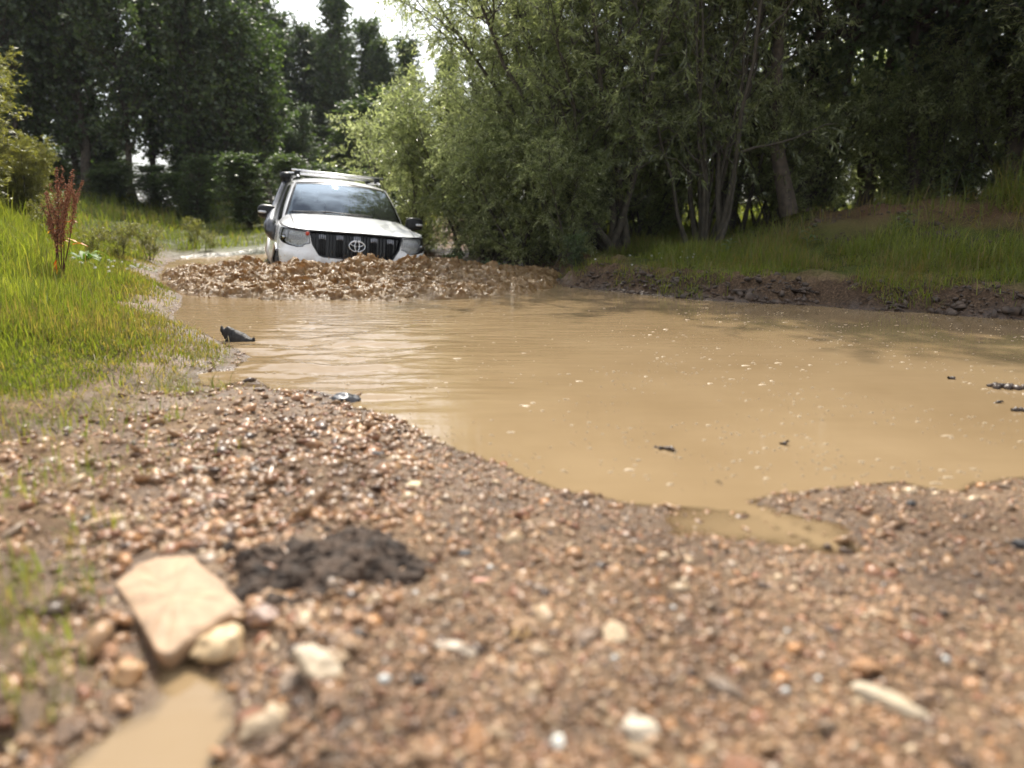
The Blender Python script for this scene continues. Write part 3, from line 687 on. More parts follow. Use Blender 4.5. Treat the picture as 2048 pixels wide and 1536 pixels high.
# floor and cabin furniture
def box(c, s, bev=0.0):
    v = np.array([(x, y, z) for x in (-1, 1) for y in (-1, 1) for z in (-1, 1)], float) * np.array(s) / 2 + np.array(c)
    f = np.array([(0, 1, 3, 2), (4, 6, 7, 5), (0, 4, 5, 1), (2, 3, 7, 6), (0, 2, 6, 4), (1, 5, 7, 3)]); return v, f
def boxo(name, c, s, mat, par, bev=0.02):
    v, f = box(c, s); o = obj(name, mesh_np(name, v, f, mat), par)
    if bev: b = o.modifiers.new('b', 'BEVEL'); b.width = bev; b.segments = 3
    return o
boxo('floor_pan', (0, 2.35, .42), (1.70, 3.3, .10), m_gap, car, 0)
boxo('bulkhead', (0, 1.25, .74), (1.66, .06, .62), m_gap, car, 0)
boxo('engine', (0, .72, .70), (.8, .7, .4), m_blk, car, .03)
boxo('dashboard', (0, 1.62, 1.02), (1.5, .45, .22), m_dash, car, .06)
for sx_ in (-.37, .37):
    se = boxo('seat', (sx_, 2.35, .78), (.52, .50, .16), m_seat, car, .05)
    boxo('backrest', (sx_, 2.62, 1.12), (.50, .15, .62), m_seat, se, .06); boxo('headrest', (sx_, 2.68, 1.50), (.27, .10, .17), m_seat, se, .04)
t = np.linspace(0, 2 * np.pi, 25); Pg = np.stack([-.37 + .18 * np.cos(t), 1.98 + .07 * np.sin(t), 1.10 + .165 * np.sin(t)], -1)
v_, f_ = tubes(Pg[None], np.full((1, 25), .014), 6); obj('steering_wheel', mesh_np('steering_wheel', v_, f_, m_blk, True), car)
boxo('rear_view_mirror', (0, 1.93, 1.60), (.22, .03, .06), m_blk, car, .015)
# wipers
for x0, x1, v1 in ((-.30, -.72, .055), (.22, -.28, .06)):
    k = 10; u = np.linspace(x0, x1, k) / .80; vv = np.linspace(.0, v1, k)
    P = wsc(u, vv); P[:, 2] += .02; P[:, 1] -= .02
    wp = obj('wiper', mesh_np('wiper', *tubes(P[None], np.full((1, k), .007), 5), m_blk, True), car)
    u2 = np.linspace(x0 + .12, x0 - .55 if x0 > 0 else x0 - .42, k) / .80; P2 = wsc(u2, np.linspace(.05, .065, k)); P2[:, 2] += .012; P2[:, 1] -= .012
    obj('blade', mesh_np('blade', *tubes(P2[None], np.full((1, k), .008), 5), m_blk, True), wp)
# mirrors
for sgn in (1, -1):
    P = np.array([(0, 0, 0)]) ; v, f = ICO3; v = v.copy()
    v = np.sign(v) * np.abs(v) ** 0.62; v = v / np.abs(v).max(0) * np.array([.125, .085, .098]); v[:, 2] *= 1 - .18 * (v[:, 0] * sgn + .12) / .25 * (v[:, 2] < 0)
    c0 = np.array([sgn * 1.02, 1.50, 1.20]); mo = obj('mirror', mesh_np('mirror', v + c0, f, m_blk, True), car)
    Pm = np.array([[(sgn * .85, 1.50, 1.13), (sgn * .92, 1.51, 1.13), (sgn * .98, 1.52, 1.15)]]); obj('bracket', mesh_np('bracket', *tubes(Pm, np.array([[.035, .03, .04]]), 8), m_blk, True), mo)
    v, f = ICO2; v = np.sign(v) * np.abs(v) ** .6; v = v * np.array([.055, .02, .018]) + c0 + np.array([sgn * .062, -.075, -.005])
    obj('indicator', mesh_np('indicator', v, f, m_alu, True), mo)
    v, f = box(c0 + np.array([0, .078, 0]), (.19, .01, .14)); obj('mirror_glass', mesh_np('mirror_glass', v, f, m_chrome), mo)
# snorkel on the car's right flank (left from the front)
P = np.array([(-.93, 1.22, .86), (-.965, 1.18, .93), (-.98, 1.22, 1.02), (-.955, 1.38, 1.12), (-.905, 1.56, 1.27), (-.845, 1.72, 1.43), (-.79, 1.86, 1.58), (-.755, 1.93, 1.63), (-.75, 1.95, 1.66)])
tt = np.linspace(0, 8, 33); P = np.stack([np.interp(tt, range(9), P[:, i]) for i in range(3)], -1)
for _ in range(3): P[1:-1] = (P[:-2] + 2 * P[1:-1] + P[2:]) / 4
rad = np.interp(tt, range(9), [.050, .085, .092, .082, .064, .056, .052, .048, .048])
sn = obj('snorkel', mesh_np('snorkel', *tubes(P[None], rad[None], 14), m_gloss, True), car)
m_gsn = simple('satin_black_snorkel', (0.035, 0.036, 0.045), 0.25, 0.0, 0.7, coat=.5); sn.data.materials[0] = m_gsn
P = np.array([[(-.76, 1.95, 1.62), (-.76, 1.945, 1.66), (-.76, 1.93, 1.71), (-.76, 1.93, 1.750), (-.76, 1.93, 1.77), (-.76, 1.93, 1.775)]])
obj('snorkel_head', mesh_np('snorkel_head', *tubes(P, np.array([[.05, .075, .085, .085, .06, .005]]), 14), m_blk, True), sn)
v, f = box((-.76, 1.855, 1.71), (.11, .03, .08)); obj('air_inlet', mesh_np('air_inlet', v, f, m_gap), sn)
# roof rails and bars
for sgn in (1, -1):
    y = np.linspace(2.0, 4.1, 20); z = 1.72 + .055 * np.sin(np.clip((y - 2.0) / 2.1, 0, 1) * np.pi) ** .35
    P = np.stack([np.full(20, sgn * .585), y, z], -1); obj('roof_rail', mesh_np('roof_rail', *tubes(P[None], np.full((1, 20), .018), 8), m_alu, True), car)
for y0 in (2.30, 3.15):
    t = np.linspace(0, 2 * np.pi, 12, endpoint=False); xs_ = np.array([-.67, -.665, .665, .67]); sc_ = np.array([.6, 1, 1, .6])
    G = np.array([[(x, y0 + .042 * s_ * math.cos(a), 1.835 + .016 * s_ * math.sin(a)) for x, s_ in zip(xs_, sc_)] for a in t])
    br = obj('roof_bar', grid_mesh('roof_bar', G, m_alu, True, closeu=True), car)
    for sgn in (1, -1):
        boxo('foot', (sgn * .585, y0, 1.790), (.085, .11, .075), m_blk, br, .02)
        boxo('end_cap', (sgn * .672, y0, 1.835), (.012, .086, .034), m_blk, br, .004)
# wheels
for sgn in (1, -1):
    for ac in (A_FW, A_RW):
        y0 = plan(np.array([ac]))[0][0][1]; c0 = np.array([sgn * .80, y0, .37])
        prof = np.array([(-.125, .24), (-.135, .30), (-.125, .355), (-.09, .383), (0, .388), (.09, .383), (.125, .355), (.135, .30), (.125, .24)])
        t = np.linspace(0, 2 * np.pi, 48, endpoint=False)
        G = np.array([[(x + c0[0], c0[1] + (r_ - .008 * (k_ % 2) * (r_ > .37)) * math.cos(a), c0[2] + (r_ - .008 * (k_ % 2) * (r_ > .37)) * math.sin(a)) for x, r_ in prof] for k_, a in enumerate(t)])
        wh = obj('wheel', grid_mesh('wheel', G, m_tyre, True, closeu=True), car)
        prof = np.array([(.10, .235), (.085, .215), (.05, .20), (.06, .12), (.085, .08), (.09, .0)]) * np.array([sgn, 1])
        G = np.array([[(x + c0[0], c0[1] + r_ * (1 - .10 * (k_ % 8 < 3) * (.1 < r_ < .21)) * math.cos(a), c0[2] + r_ * math.sin(a)) for x, r_ in prof] for k_, a in enumerate(t)])
        obj('rim', grid_mesh('rim', G, m_alu, True, closeu=True), wh)

# ---------------------------------------------------------------- the churned muddy bow wave
SPL = PX([(368, 592), (440, 596), (520, 600), (620, 602), (720, 604), (820, 601), (900, 600), (980, 596), (1060, 588), (1105, 574), (1118, 560), (1130, 544), (1060, 536), (980, 533), (900, 524), (880, 516),
          (700, 512), (545, 512), (500, 522), (440, 524), (380, 522), (335, 522), (322, 545), (335, 570)])
m_spl, n, l, p = nmat('churned_mud_water')
tc = n.new('ShaderNodeTexCoord'); n2 = nz(16, 8, .7)
c = ramp(n, [(0.34, (0.065, 0.042, 0.019)), (0.5, (0.225, 0.148, 0.066)), (0.66, (0.46, 0.33, 0.18))]); l.new(n2.outputs[0], c.inputs[0])
l.new(c.outputs[0], p.inputs['Base Color']); p.inputs['Roughness'].default_value = 0.24; p.inputs['Specular IOR Level'].default_value = 0.38
b = n.new('ShaderNodeBump'); b.inputs['Strength'].default_value = 0.8; b.inputs['Distance'].default_value = 0.02
n3 = nz(45, 5, .65); l.new(n3.outputs[0], b.inputs['Height']); l.new(b.outputs[0], p.inputs['Normal'])
t_ = n.new('ShaderNodeBsdfTranslucent'); t_.inputs[0].default_value = (0.66, 0.41, 0.16, 1)
s_ = n.new('ShaderNodeMixShader'); s_.inputs[0].default_value = 0.36; l.new(p.outputs[0], s_.inputs[1]); l.new(t_.outputs[0], s_.inputs[2]); l.new(s_.outputs[0], n['Material Output'].inputs[0])
x0, y0 = SPL.min(0); x1, y1 = SPL.max(0)
h = 0.0115
SX, SY = np.meshgrid(np.arange(x0 - .1, x1 + .1, h), np.arange(y0 - .1, 9.9, h), indexing='ij')
def env(x, y):
    """height the churned water reaches"""
    e = -sdist(x, y, SPL) + 0.10 * fbm(x * 2.2, y * 2.2, 3.1, 3)
    # distance in front of the car's nose
    cl = Vector(car.location); nose = (-1.91, 9.41); ax = (math.sin(R(YAW)), -math.cos(R(YAW)))
    q_ = (x - nose[0]) * ax[0] + (y - nose[1]) * ax[1]; s_ = (x - nose[0]) * ax[1] * -1 + (y - nose[1]) * ax[0]
    s_ = (x - nose[0]) * math.cos(R(YAW)) + (y - nose[1]) * math.sin(R(YAW))
    ridge = 0.085 * np.exp(-((q_ - 0.30) / 0.50) ** 2) * ss(1.75, .75, np.abs(s_)) + 0.085 * np.exp(-((q_ - 1.2) / 0.7) ** 2) * ss(2.2, .9, np.abs(s_))
    side = 0.085 * ss(2.7, 1.3, np.abs(s_)) * ss(2.4, .8, s_) * np.exp(-((q_ - .1) / .9) ** 2)
    hh = (0.035 + np.maximum(ridge, side) * (.55 + .9 * np.clip(.5 + fbm(x * 1.9, y * 1.9, 6.1, 2), 0, 1.3))) * ss(0.0, 0.32, e) + 0.02 * ss(0, .06, e)
    return hh, e
H0, E0 = env(SX, SY)
def rid(x, y, z, o=4):
    s, a, f = 0, 1., 1.
    for i in range(o): s = s + a * (1 - 2.2 * np.abs(perlin(x * f + 31 * i, y * f + 11 * i, z * f))); a *= .55; f *= 2.1
    return s
lump = rid(SX * 2.6, SY * 2.6, 0.3, 5)
H = H0 * (0.50 + 0.40 * lump + .35 * fbm(SX * 6, SY * 6, 9.3, 3)) + ss(0, .15, E0) * (0.030 * rid(SX * 6, SY * 6, 1.1, 3) + 0.020 * rid(SX * 20, SY * 22, 2.1, 3))
kx = ss(0, .3, E0) * 0.045; ox = kx * fbm(SX * 8, SY * 8, 5.5 + H * 9, 3); oy = kx * fbm(SX * 8 + 40, SY * 8, 7.5 + H * 9, 3) - H * .15
P = np.stack([SX + ox, SY + oy, np.where(E0 > -0.02, H - 0.018, -0.03)], -1)
keep = E0 > -0.03
i = np.arange(SX.size).reshape(SX.shape); kc = keep[:-1, :-1] & keep[1:, :-1] & keep[1:, 1:] & keep[:-1, 1:]
q = np.stack([i[:-1, :-1][kc], i[1:, :-1][kc], i[1:, 1:][kc], i[:-1, 1:][kc]], -1); used, inv = np.unique(q, return_inverse=True)
SV = P.reshape(-1, 3)[used]
obj('splashing_water', mesh_np('splashing_water', SV, inv.reshape(-1, 4), m_spl, True), kind='stuff', label='churned brown bow wave boiling in front of the white car')
# thrown drops and torn sheets
N = 13000
px_ = rng.uniform(x0, x1, N * 4); py_ = rng.uniform(y0, 9.7, N * 4); hh, ee = env(px_, py_)
w = np.clip(hh, 0, 1) * (ee > 0.0) + 0.03 * (ee > -0.02); k = rng.random(N * 4) < w / w.max(); px_, py_, hh, ee = [a[k][:N] for a in (px_, py_, hh, ee)]
clp = ss(0.1, 0.6, fbm(px_ * 4, py_ * 4, 12.0, 3) + .25)
zz = hh * (0.70 + 0.30 * rid(px_ * 2.6, py_ * 2.6, .3, 3)) + rng.exponential(0.020, len(px_)) * (0.25 + clp * (.4 + hh * 5))
v0, f0 = ICO0
def scatter(v0, f0, pos, scl, seed=1, rotz_only=False):
    r_ = np.random.default_rng(seed); n_ = len(pos)
    q_ = r_.normal(size=(n_, 4)); 
    if rotz_only: q_[:, 1:3] *= .18
    q_ /= np.linalg.norm(q_, axis=1)[:, None]; w_, a_, b_, c_ = q_.T
    M = np.stack([np.stack([1 - 2 * (b_ * b_ + c_ * c_), 2 * (a_ * b_ - c_ * w_), 2 * (a_ * c_ + b_ * w_)], -1), np.stack([2 * (a_ * b_ + c_ * w_), 1 - 2 * (a_ * a_ + c_ * c_), 2 * (b_ * c_ - a_ * w_)], -1), np.stack([2 * (a_ * c_ - b_ * w_), 2 * (b_ * c_ + a_ * w_), 1 - 2 * (a_ * a_ + b_ * b_)], -1)], 1)
    V = v0[None] * scl[:, None, :] if v0.ndim == 2 else v0 * scl[:, None, :]
    V = np.einsum('nij,nkj->nki', M, V) + pos[:, None]
    F = f0[None] + (np.arange(n_) * V.shape[1])[:, None, None]
    return V.reshape(-1, 3), F.reshape(-1, f0.shape[1])
_st = rng.random(len(px_)) < .22
jit = v0[None] * (1 + .28 * rng.normal(size=(len(px_), len(v0), 1))).clip(.5, 1.6)
sz = np.abs(rng.lognormal(-5.8, .50, len(px_)))[:, None] * rng.uniform(.5, 1.7, (len(px_), 3)); sz = np.clip(sz, .0013, .011); sz[_st, 0] *= 2.6; sz[_st, 1] *= .6
V, F = scatter(jit, f0, np.stack([px_, py_, zz], -1), sz, 5)
obj('spray', mesh_np('spray', V, F, m_spl, True), kind='stuff', label='muddy drops and torn sheets of water thrown up by the white car')
# ---------------------------------------------------------------- trees
m_bark = simple('bark', (0.075, 0.058, 0.042), 0.9, noise=0.45, nscale=14, bump=0.8)
m_bark_w = simple('willow_bark', (0.055, 0.046, 0.032), 0.85, noise=0.4, nscale=16, bump=0.7)
m_will = leaf_mat('willow_leaves', [(0, (0.09, 0.108, 0.052)), (0.5, (0.175, 0.20, 0.10)), (0.85, (0.265, 0.29, 0.17)), (1, (0.38, 0.40, 0.27))], 0.62, (2.4, 2.4, 1.6), 0.26, 1.0)
m_wood = leaf_mat('wood_leaves', [(0, (0.045, 0.064, 0.036)), (0.6, (0.095, 0.125, 0.058)), (1, (0.17, 0.20, 0.075))], 0.42, (1.2, 1.5, 0.5), 0.42, 0.5)
m_alder = leaf_mat('alder_leaves', [(0, (0.045, 0.062, 0.032)), (0.6, (0.090, 0.118, 0.058)), (1, (0.16, 0.19, 0.10))], 0.42, (1.25, 1.6, 0.5), 0.4, 0.55)
m_bush = leaf_mat('sallow_leaves', [(0, (0.14, 0.15, 0.05)), (0.5, (0.22, 0.22, 0.08)), (1, (0.33, 0.31, 0.14))], 0.45, (1.3, 1.3, 0.45), 0.42, 0.45)

def unit(v): return v / (np.linalg.norm(v, axis=-1, keepdims=True) + 1e-9)
def grow(seed, height, r0, stems, prof, nb, bl, ntw, tl, nleaf, ll, lw, bark, leafm, up=0.5, droop=0.3, tb=0.15, stemlen=None, twig_r=0.003, base_spread=0.3, tintsd=.22, wob=0.05, hang=0.3):
    """stems: list of (lean x, lean y, length factor); returns (trunk mesh, crown mesh)"""
    g = np.random.default_rng(seed); K = 12
    S, RD = [], []
    for lx, ly, lf in stems:
        t = np.linspace(0, 1, K); b = g.normal(size=2) * base_spread * 0.5
        P = np.stack([b[0] + lx * height * lf * t ** 0.9, b[1] + ly * height * lf * t ** 0.9, height * lf * t * (1 - 0.25 * min(1, math.hypot(lx, ly)))], -1)
        w = np.cumsum(g.normal(size=(K, 3)), 0) * wob * height / K * np.array([1, 1, .3]); w -= w[:1]; P += w
        S.append(P); RD.append(r0 * lf * (1 - 0.90 * t) * (1 + 0.5 * np.exp(-t * 18)))
    S = np.array(S); RD = np.array(RD)
    parts = [tubes(S, RD, 8)]
    si = g.integers(0, len(S), nb); tt = tb + (1 - tb) * g.random(nb) ** 0.85; tt = np.clip(tt, 0, 0.985)
    k = tt * (K - 1); k0 = np.minimum(k.astype(int), K - 2); fr = (k - k0)[:, None]
    st = S[si, k0] * (1 - fr) + S[si, k0 + 1] * fr; sd = unit(S[si, k0 + 1] - S[si, k0]); rr_ = RD[si, k0]
    az = g.random(nb) * 2 * np.pi; dr = unit(np.stack([np.cos(az), np.sin(az), np.full(nb, up) + g.normal(size=nb) * .25], -1) + sd * 0.5)
    L = bl * prof(tt) * g.uniform(.6, 1.15, nb); KB = 7; u = np.linspace(0, 1, KB)
    B = st[:, None] + dr[:, None] * (L[:, None] * u)[..., None]
    B[..., 2] += (0.22 * L[:, None] * u ** 2) - droop * L[:, None] * u ** 2.2
    B += np.cumsum(g.normal(size=(nb, KB, 3)), 1) * 0.035 * L[:, None, None]; B[:, 0] = st
    parts.append(tubes(B, np.maximum(np.minimum(rr_ * .55, .012 + L * .012)[:, None] * (1 - .85 * u), .003), 5))
    n_ = nb * ntw; bi = np.repeat(np.arange(nb), ntw); t2 = g.uniform(.12, 1, n_); k = t2 * (KB - 1); k0 = np.minimum(k.astype(int), KB - 2); fr = (k - k0)[:, None]
    ts = B[bi, k0] * (1 - fr) + B[bi, k0 + 1] * fr; bd = unit(B[bi, k0 + 1] - B[bi, k0])
    td = unit(bd * .8 + g.normal(size=(n_, 3)) * .75); TL = tl * g.uniform(.5, 1.2, n_); KT = 4; u = np.linspace(0, 1, KT)
    T = ts[:, None] + td[:, None] * (TL[:, None] * u)[..., None]; T[..., 2] -= hang * TL[:, None] * u ** 2
    parts.append(tubes(T, np.full((n_, KT), twig_r) * (1 - .6 * u), 3))
    v = [p_[0] for p_ in parts]; V, F = merge(parts)
    trunk = mesh_np('trunk', V, F, bark, True)
    li = g.integers(0, n_, nleaf); t3 = g.uniform(.05, 1.02, nleaf); k = np.clip(t3, 0, .999) * (KT - 1); k0 = k.astype(int); fr = (k - k0)[:, None]
    C = T[li, k0] * (1 - fr) + T[li, k0 + 1] * fr; tdv = unit(T[li, k0 + 1] - T[li, k0])
    D = unit(tdv * .7 + g.normal(size=(nleaf, 3)) * .65 + np.array([0, 0, -.25]) * hang * 2)
    Nn = unit(np.cross(D, g.normal(size=(nleaf, 3)) * .6 + np.array([0.3, 0, .6])))
    s_ = g.uniform(.65, 1.25, nleaf)[:, None]
    W = Nn * lw * .5 * s_; U = np.cross(D, Nn); Dl = D * ll * s_
    C = C + g.normal(size=C.shape) * .012
    V = np.stack([C, C + Dl * .42 + W + U * lw * .12, C + Dl, C + Dl * .42 - W + U * lw * .12], 1)
    clump = fbm(C[:, 0] * 1.3, C[:, 1] * 1.3, C[:, 2] * 1.3, 2)
    tint = np.clip(.45 + .27 * g.normal(size=nleaf) + .40 * clump, 0, 1)
    crown = mesh_np('crown', V.reshape(-1, 3), np.arange(nleaf * 4).reshape(-1, 4), leafm, False, dict(tint=np.repeat(tint, 4)))
    return trunk, crown
def make_tree(name, label, cat, tc_, loc, rz=0, sc=1, group=None):
    t = thing(name, label, cat, loc, (0, 0, rz), group, scale=sc); obj('trunk', tc_[0], t); obj('crown', tc_[1], t); return t
rnd = random.Random(5)
fan = lambda n_, lean, bx=0, by=0, s=1: [(bx + lean * math.cos(6.283 * i / n_ + s) * rnd.uniform(.4, 1), by + lean * math.sin(6.283 * i / n_ + s) * rnd.uniform(.4, 1), rnd.uniform(.72, 1.05)) for i in range(n_)]
full = lambda t: 0.55 + 0.75 * np.sin(np.clip(t, 0, 1) * np.pi * .9 + .15)
wil_a = grow(11, 5.6, .055, [(-.60, .05, .92), (-.45, -.15, .95), (-.36, .1, 1.0), (-.66, .2, .62), (-.2, -.15, 1.0), (.05, .1, 1.0), (.2, -.1, .95), (-.30, -.3, .75), (-.75, .0, .45), (-.1, .25, 1.05)], full, 240, 1.15, 9, .55, 64000, .088, .0175, m_bark_w, m_will, up=.35, droop=.25, tb=.10, wob=.10)
wil_b = grow(12, 5.6, .036, fan(11, .30), full, 210, 1.25, 9, .55, 48000, .088, .0175, m_bark_w, m_will, up=.4, droop=.3, tb=.16, wob=.09)
wil_c = grow(13, 3.0, .030, fan(11, .45), full, 150, .75, 8, .42, 38000, .075, .017, m_bark_w, m_will, up=.3, droop=.2, tb=.04, wob=.10)
bush = grow(14, 3.1, .030, fan(12, .36), full, 260, .72, 9, .40, 78000, .070, .020, m_bark_w, m_bush, up=.5, droop=.1, tb=.03, wob=.08)
ald_a = grow(21, 11.5, .12, [(.02, .02, 1.0), (-.10, .05, .8)], lambda t: .8 * ss(.12, .35, t) + .55 - .5 * t, 190, 2.1, 12, .75, 62000, .10, .064, m_bark, m_alder, up=.30, droop=.35, tb=.20, wob=.12)
ald_b = grow(22, 11.5, .095, [(-.03, .0, 1.0)], lambda t: .9 - .45 * t, 160, 1.8, 12, .7, 54000, .10, .064, m_bark, m_alder, up=.25, droop=.4, tb=.24, wob=.14)
colf = lambda t: .45 + .75 * np.sin(np.clip(t, 0, 1) ** .8 * np.pi * .93 + .12)
wod = [grow(30 + i, 10, .13, [(.01, .0, 1.0)] + ([(.09, -.03, .82)] if i % 2 else []), colf, 210, 1.25, 8, .7, 14000, .14, .105, m_bark, m_wood, up=.95, droop=.1, tb=.17, wob=.10, twig_r=.006) for i in range(4)]

def gp(u, v, z, dz=-0.05):
    x, y = pix(u, v, z); return (x, y, hz(x, y) + dz)
def at(x, y, dz=-0.05): return (x, y, hz(x, y) + dz)
G_WIL = 'willows between the track and the pond'
make_tree('willow_tree', 'broad grey-green willow whose many stems lean left over the track beside the car', 'tree', wil_a, at(1.55, 10.9), 0, .97, G_WIL)
make_tree('willow_tree', 'willow with a fan of bare dark stems rising straight from the grassy bank', 'tree', wil_b, at(2.75, 10.6), 0.5, (.95, .95, 1.25), G_WIL)
make_tree('willow_tree', 'taller willow rising behind the fan of bare stems on the bank', 'tree', wil_b, at(3.5, 12.2), 2.4, (1.12, 1.12, 1.55), G_WIL)
make_tree('willow_tree', 'pale willow standing back behind the leaning willow, against the sky gap', 'tree', wil_a, at(1.5, 13.4), .25, 1.0, G_WIL)
make_tree('willow_tree', 'upright willow between the leaning willow and the fan of stems', 'tree', wil_b, at(1.0, 12.5), 4.1, (1, 1, 1.2), G_WIL)
G_SAL = 'low willow shrubs under the willows'
for x, y, rz, sc, lb in [(-.30, 12.2, 0, .88, 'bushy young willow with light leaves beside the white car\'s wing mirror'), (.25, 10.9, 1.3, .78, 'low willow shrub at the foot of the leaning willow'),
                         (.75, 10.3, 2.6, .62, 'low willow shrub in front of the leaning willow\'s stems'), (-1.9, 14.6, 3.2, .95, 'willow shrub behind the white car, in front of the dark wood'),
                         (-.6, 13.6, 5.0, 1.25, 'taller willow shrub behind the bushy one beside the car'), (2.4, 14.2, 1.1, 1.2, 'willow shrub closing the gap far behind the fan of stems'), (3.7, 14.9, 3.3, 1.25, 'willow shrub closing the gap far behind the tall willow'), (5.6, 15.2, 4.6, 1.1, 'willow shrub far behind the twin-trunked alder'), (7.6, 17.0, .6, 1.5, 'willow shrub out in the field beyond the alders'), (2.1, 12.6, 4.0, .8, 'willow shrub in the shade behind the fan of stems'), (4.7, 12.6, 1.0, .95, 'willow shrub in front of the alder trunks'), (3.9, 11.6, 2.9, .7, 'willow shrub between the fan of stems and the slim alder')]:
    make_tree('willow_shrub', lb, 'shrub', wil_c, at(x, y), rz, sc, G_SAL)
make_tree('sallow_bush', 'round yellow-green sallow bush above the grass on the sunny bank', 'bush', bush, at(-7.35, 9.7), 0.3, (.95, .95, .62))
make_tree('sallow_bush', 'yellow-green sallow bush pressed against the back of the round one', 'bush', bush, at(-7.9, 10.4), 4.0, (.95, .95, .66))
make_tree('sallow_bush', 'sallow bush crowding behind the round one at the edge of the dark wood', 'bush', bush, at(-9.9, 12.6), 3.3, (1.1, 1.1, .75))
make_tree('sallow_bush', 'low yellow-green sallow growing out of the grass behind the rusty dock', 'bush', bush, at(-7.6, 12.0), 2.2, .42)
G_ALD = 'alders on the shaded bank'
for x, y, rz, sc, k, lb in [(4.15, 11.1, 0, .98, 1, 'straight slim alder at the foot of the mound, nearest the willows'), (4.95, 12.6, 2, 1.0, 0, 'alder with twin dark trunks standing at the top of the mound'),
                            (5.75, 12.9, 3.6, .95, 1, 'alder with a dark bare trunk against the bright field, beside the twin-trunked one'), (6.5, 12.3, 5, 1.05, 0, 'dark alder behind the grassy top of the mound'),
                            (7.6, 11.5, 1, 1.1, 0, 'largest dark alder hanging over the mound'), (8.6, 10.2, 2.5, 1.0, 0, 'dark alder at the pond end of the mound'),
                            (9.6, 12.6, 4, 1.1, 1, 'dark alder deepest in the shade behind the mound'), (6.9, 14.8, .6, 1.1, 1, 'slender alder behind the twin-trunked one'), (3.0, 14.6, 1.6, 1.05, 0, 'alder standing behind the tall willow'),
                            (10.5, 9.6, 4, 1.1, 0, 'dark alder at the outer end of the bank'), (8.0, 13.6, 2.2, 1.15, 0, 'dark alder behind the largest alder'), (10.6, 11.6, .4, 1.15, 0, 'dark alder behind the outer end of the bank')]:
    make_tree('alder_tree', lb, 'tree', (ald_a, ald_b)[k], at(x, y), rz, sc, G_ALD)
for x, y, rz, sc, lb in [(6.6, 12.2, 0, 1.0, 'dark shrub behind the crest of the mound'), (7.9, 11.9, 1.5, 1.1, 'dark shrub under the largest alder'), (9.0, 11.2, 3, 1.15, 'dark shrub at the outer end of the mound'), (9.6, 13.8, 4, 1.3, 'dark shrub deep in the shade behind the mound'), (7.6, 14.6, 5, 1.2, 'dark shrub far behind the crest of the mound'), (10.6, 10.6, 2, 1.1, 'dark shrub at the very end of the bank')]:
    make_tree('shade_shrub', lb, 'shrub', wil_c, at(x, y), rz, sc, 'shrubs in the shade behind the mound')
# willow boughs hanging over the shaded end
for x, y, rz, sc, lb in [(7.4, 9.3, 2.0, 1.05, 'shaded willow hanging over the top of the mound'), (9.1, 8.4, 4.4, 1.0, 'shaded willow hanging over the outer end of the mound')]:
    make_tree('willow_tree', lb, 'tree', wil_b, at(x, y), rz, sc, 'shaded willows over the mound')
# the dark wood across the back
rw = random.Random(9)
tops = [(-60, 12.0), (400, 11.0), (480, 9.6), (550, 8.5), (590, 8.0), (622, 7.4), (660, 7.2), (705, 7.9), (750, 6.9), (800, 6.2), (860, 6.2), (1000, 6.5), (1200, 8.2), (2600, 9)]
def wtop(u): return np.interp(u, [a for a, b in tops], [b for a, b in tops])
ORD = ['first', 'second', 'third', 'fourth', 'fifth', 'sixth', 'seventh', 'eighth', 'ninth', 'tenth', 'eleventh', 'twelfth', 'thirteenth', 'fourteenth', 'fifteenth', 'sixteenth', 'seventeenth']
def wood(y, us, fy, lb, grp):
    for i_, u in enumerate(sorted(us)):
        lab = lb(u).replace('NTH', ORD[i_])
        yy = y + rw.uniform(-.8, .8); x = (u - 1024) / FPX * yy * 1.0; H = wtop(u) * yy / 30 * fy * rw.uniform(.93, 1.04)
        s = H / 10.4; w_ = min(1.35, max(.85, s * 1.05))
        make_tree('woodland_tree', lab, 'tree', wod[rw.randrange(4)], at(x, yy), rw.uniform(0, 6.28), (w_, w_, s), grp)
wood(24.2, [-105, 5, 95, 190, 290, 385, 470, 545], 1.0,
     lambda u: 'NTH dark tree from the left in the front row of the wood', 'front row of the dark wood behind the track')
wood(27, [-100, 0, 90, 200, 310, 420, 500], 1.06, lambda u: 'NTH dark tree from the left in the second row of the wood', 'second row of the dark wood')
wood(41, [570, 596, 624, 662, 703, 745, 790, 840, 900], 1.0, lambda u: 'NTH tree from the left in the back row under the open sky', 'rear row of the dark wood')
wood(44, [570, 640, 685, 725, 775, 820], .88, lambda u: 'NTH tree from the left in the hindmost row, seen behind the car', 'hindmost row of the dark wood')
wood(33, [1060, 1190, 1330, 1500, 1850, 2050, 2250], .75, lambda u: 'NTH tree from the left across the sunny field, seen through the willows', 'trees across the sunny field')
# undergrowth at the foot of the wood
for i, u in enumerate([-60, 60, 150, 250, 330, 420, 505, 590, 680, 770, 860]):
    yy = 20.2 + rw.uniform(-1.2, 2.5); x = (u - 1024) / FPX * yy
    make_tree('understorey_bush', ORD[i] + ' low dark bush from the left at the foot of the wood', 'bush', wod[i % 4], at(x, yy, -.35), rw.uniform(0, 6), (.6, .6, rw.uniform(.10, .27)), 'bushes at the foot of the wood')

for i, u in enumerate([-40, 50, 110, 170, 230, 290, 350, 410, 455, 500, 580, 655, 730, 800, 870]):
    yy = 28.5 + rw.uniform(-2.5, 3); x = (u - 1024 + rw.uniform(-25, 25)) / FPX * yy; w_ = rw.uniform(.7, 1.3)
    make_tree('thicket_bush', ORD[i] + ' tall shadowed bush from the left between the trunks of the wood', 'bush', wod[(i + 2) % 4], at(x, yy, -.35), rw.uniform(0, 6), (w_, w_, rw.uniform(.28, .50)), 'tall bushes between the trunks of the wood')

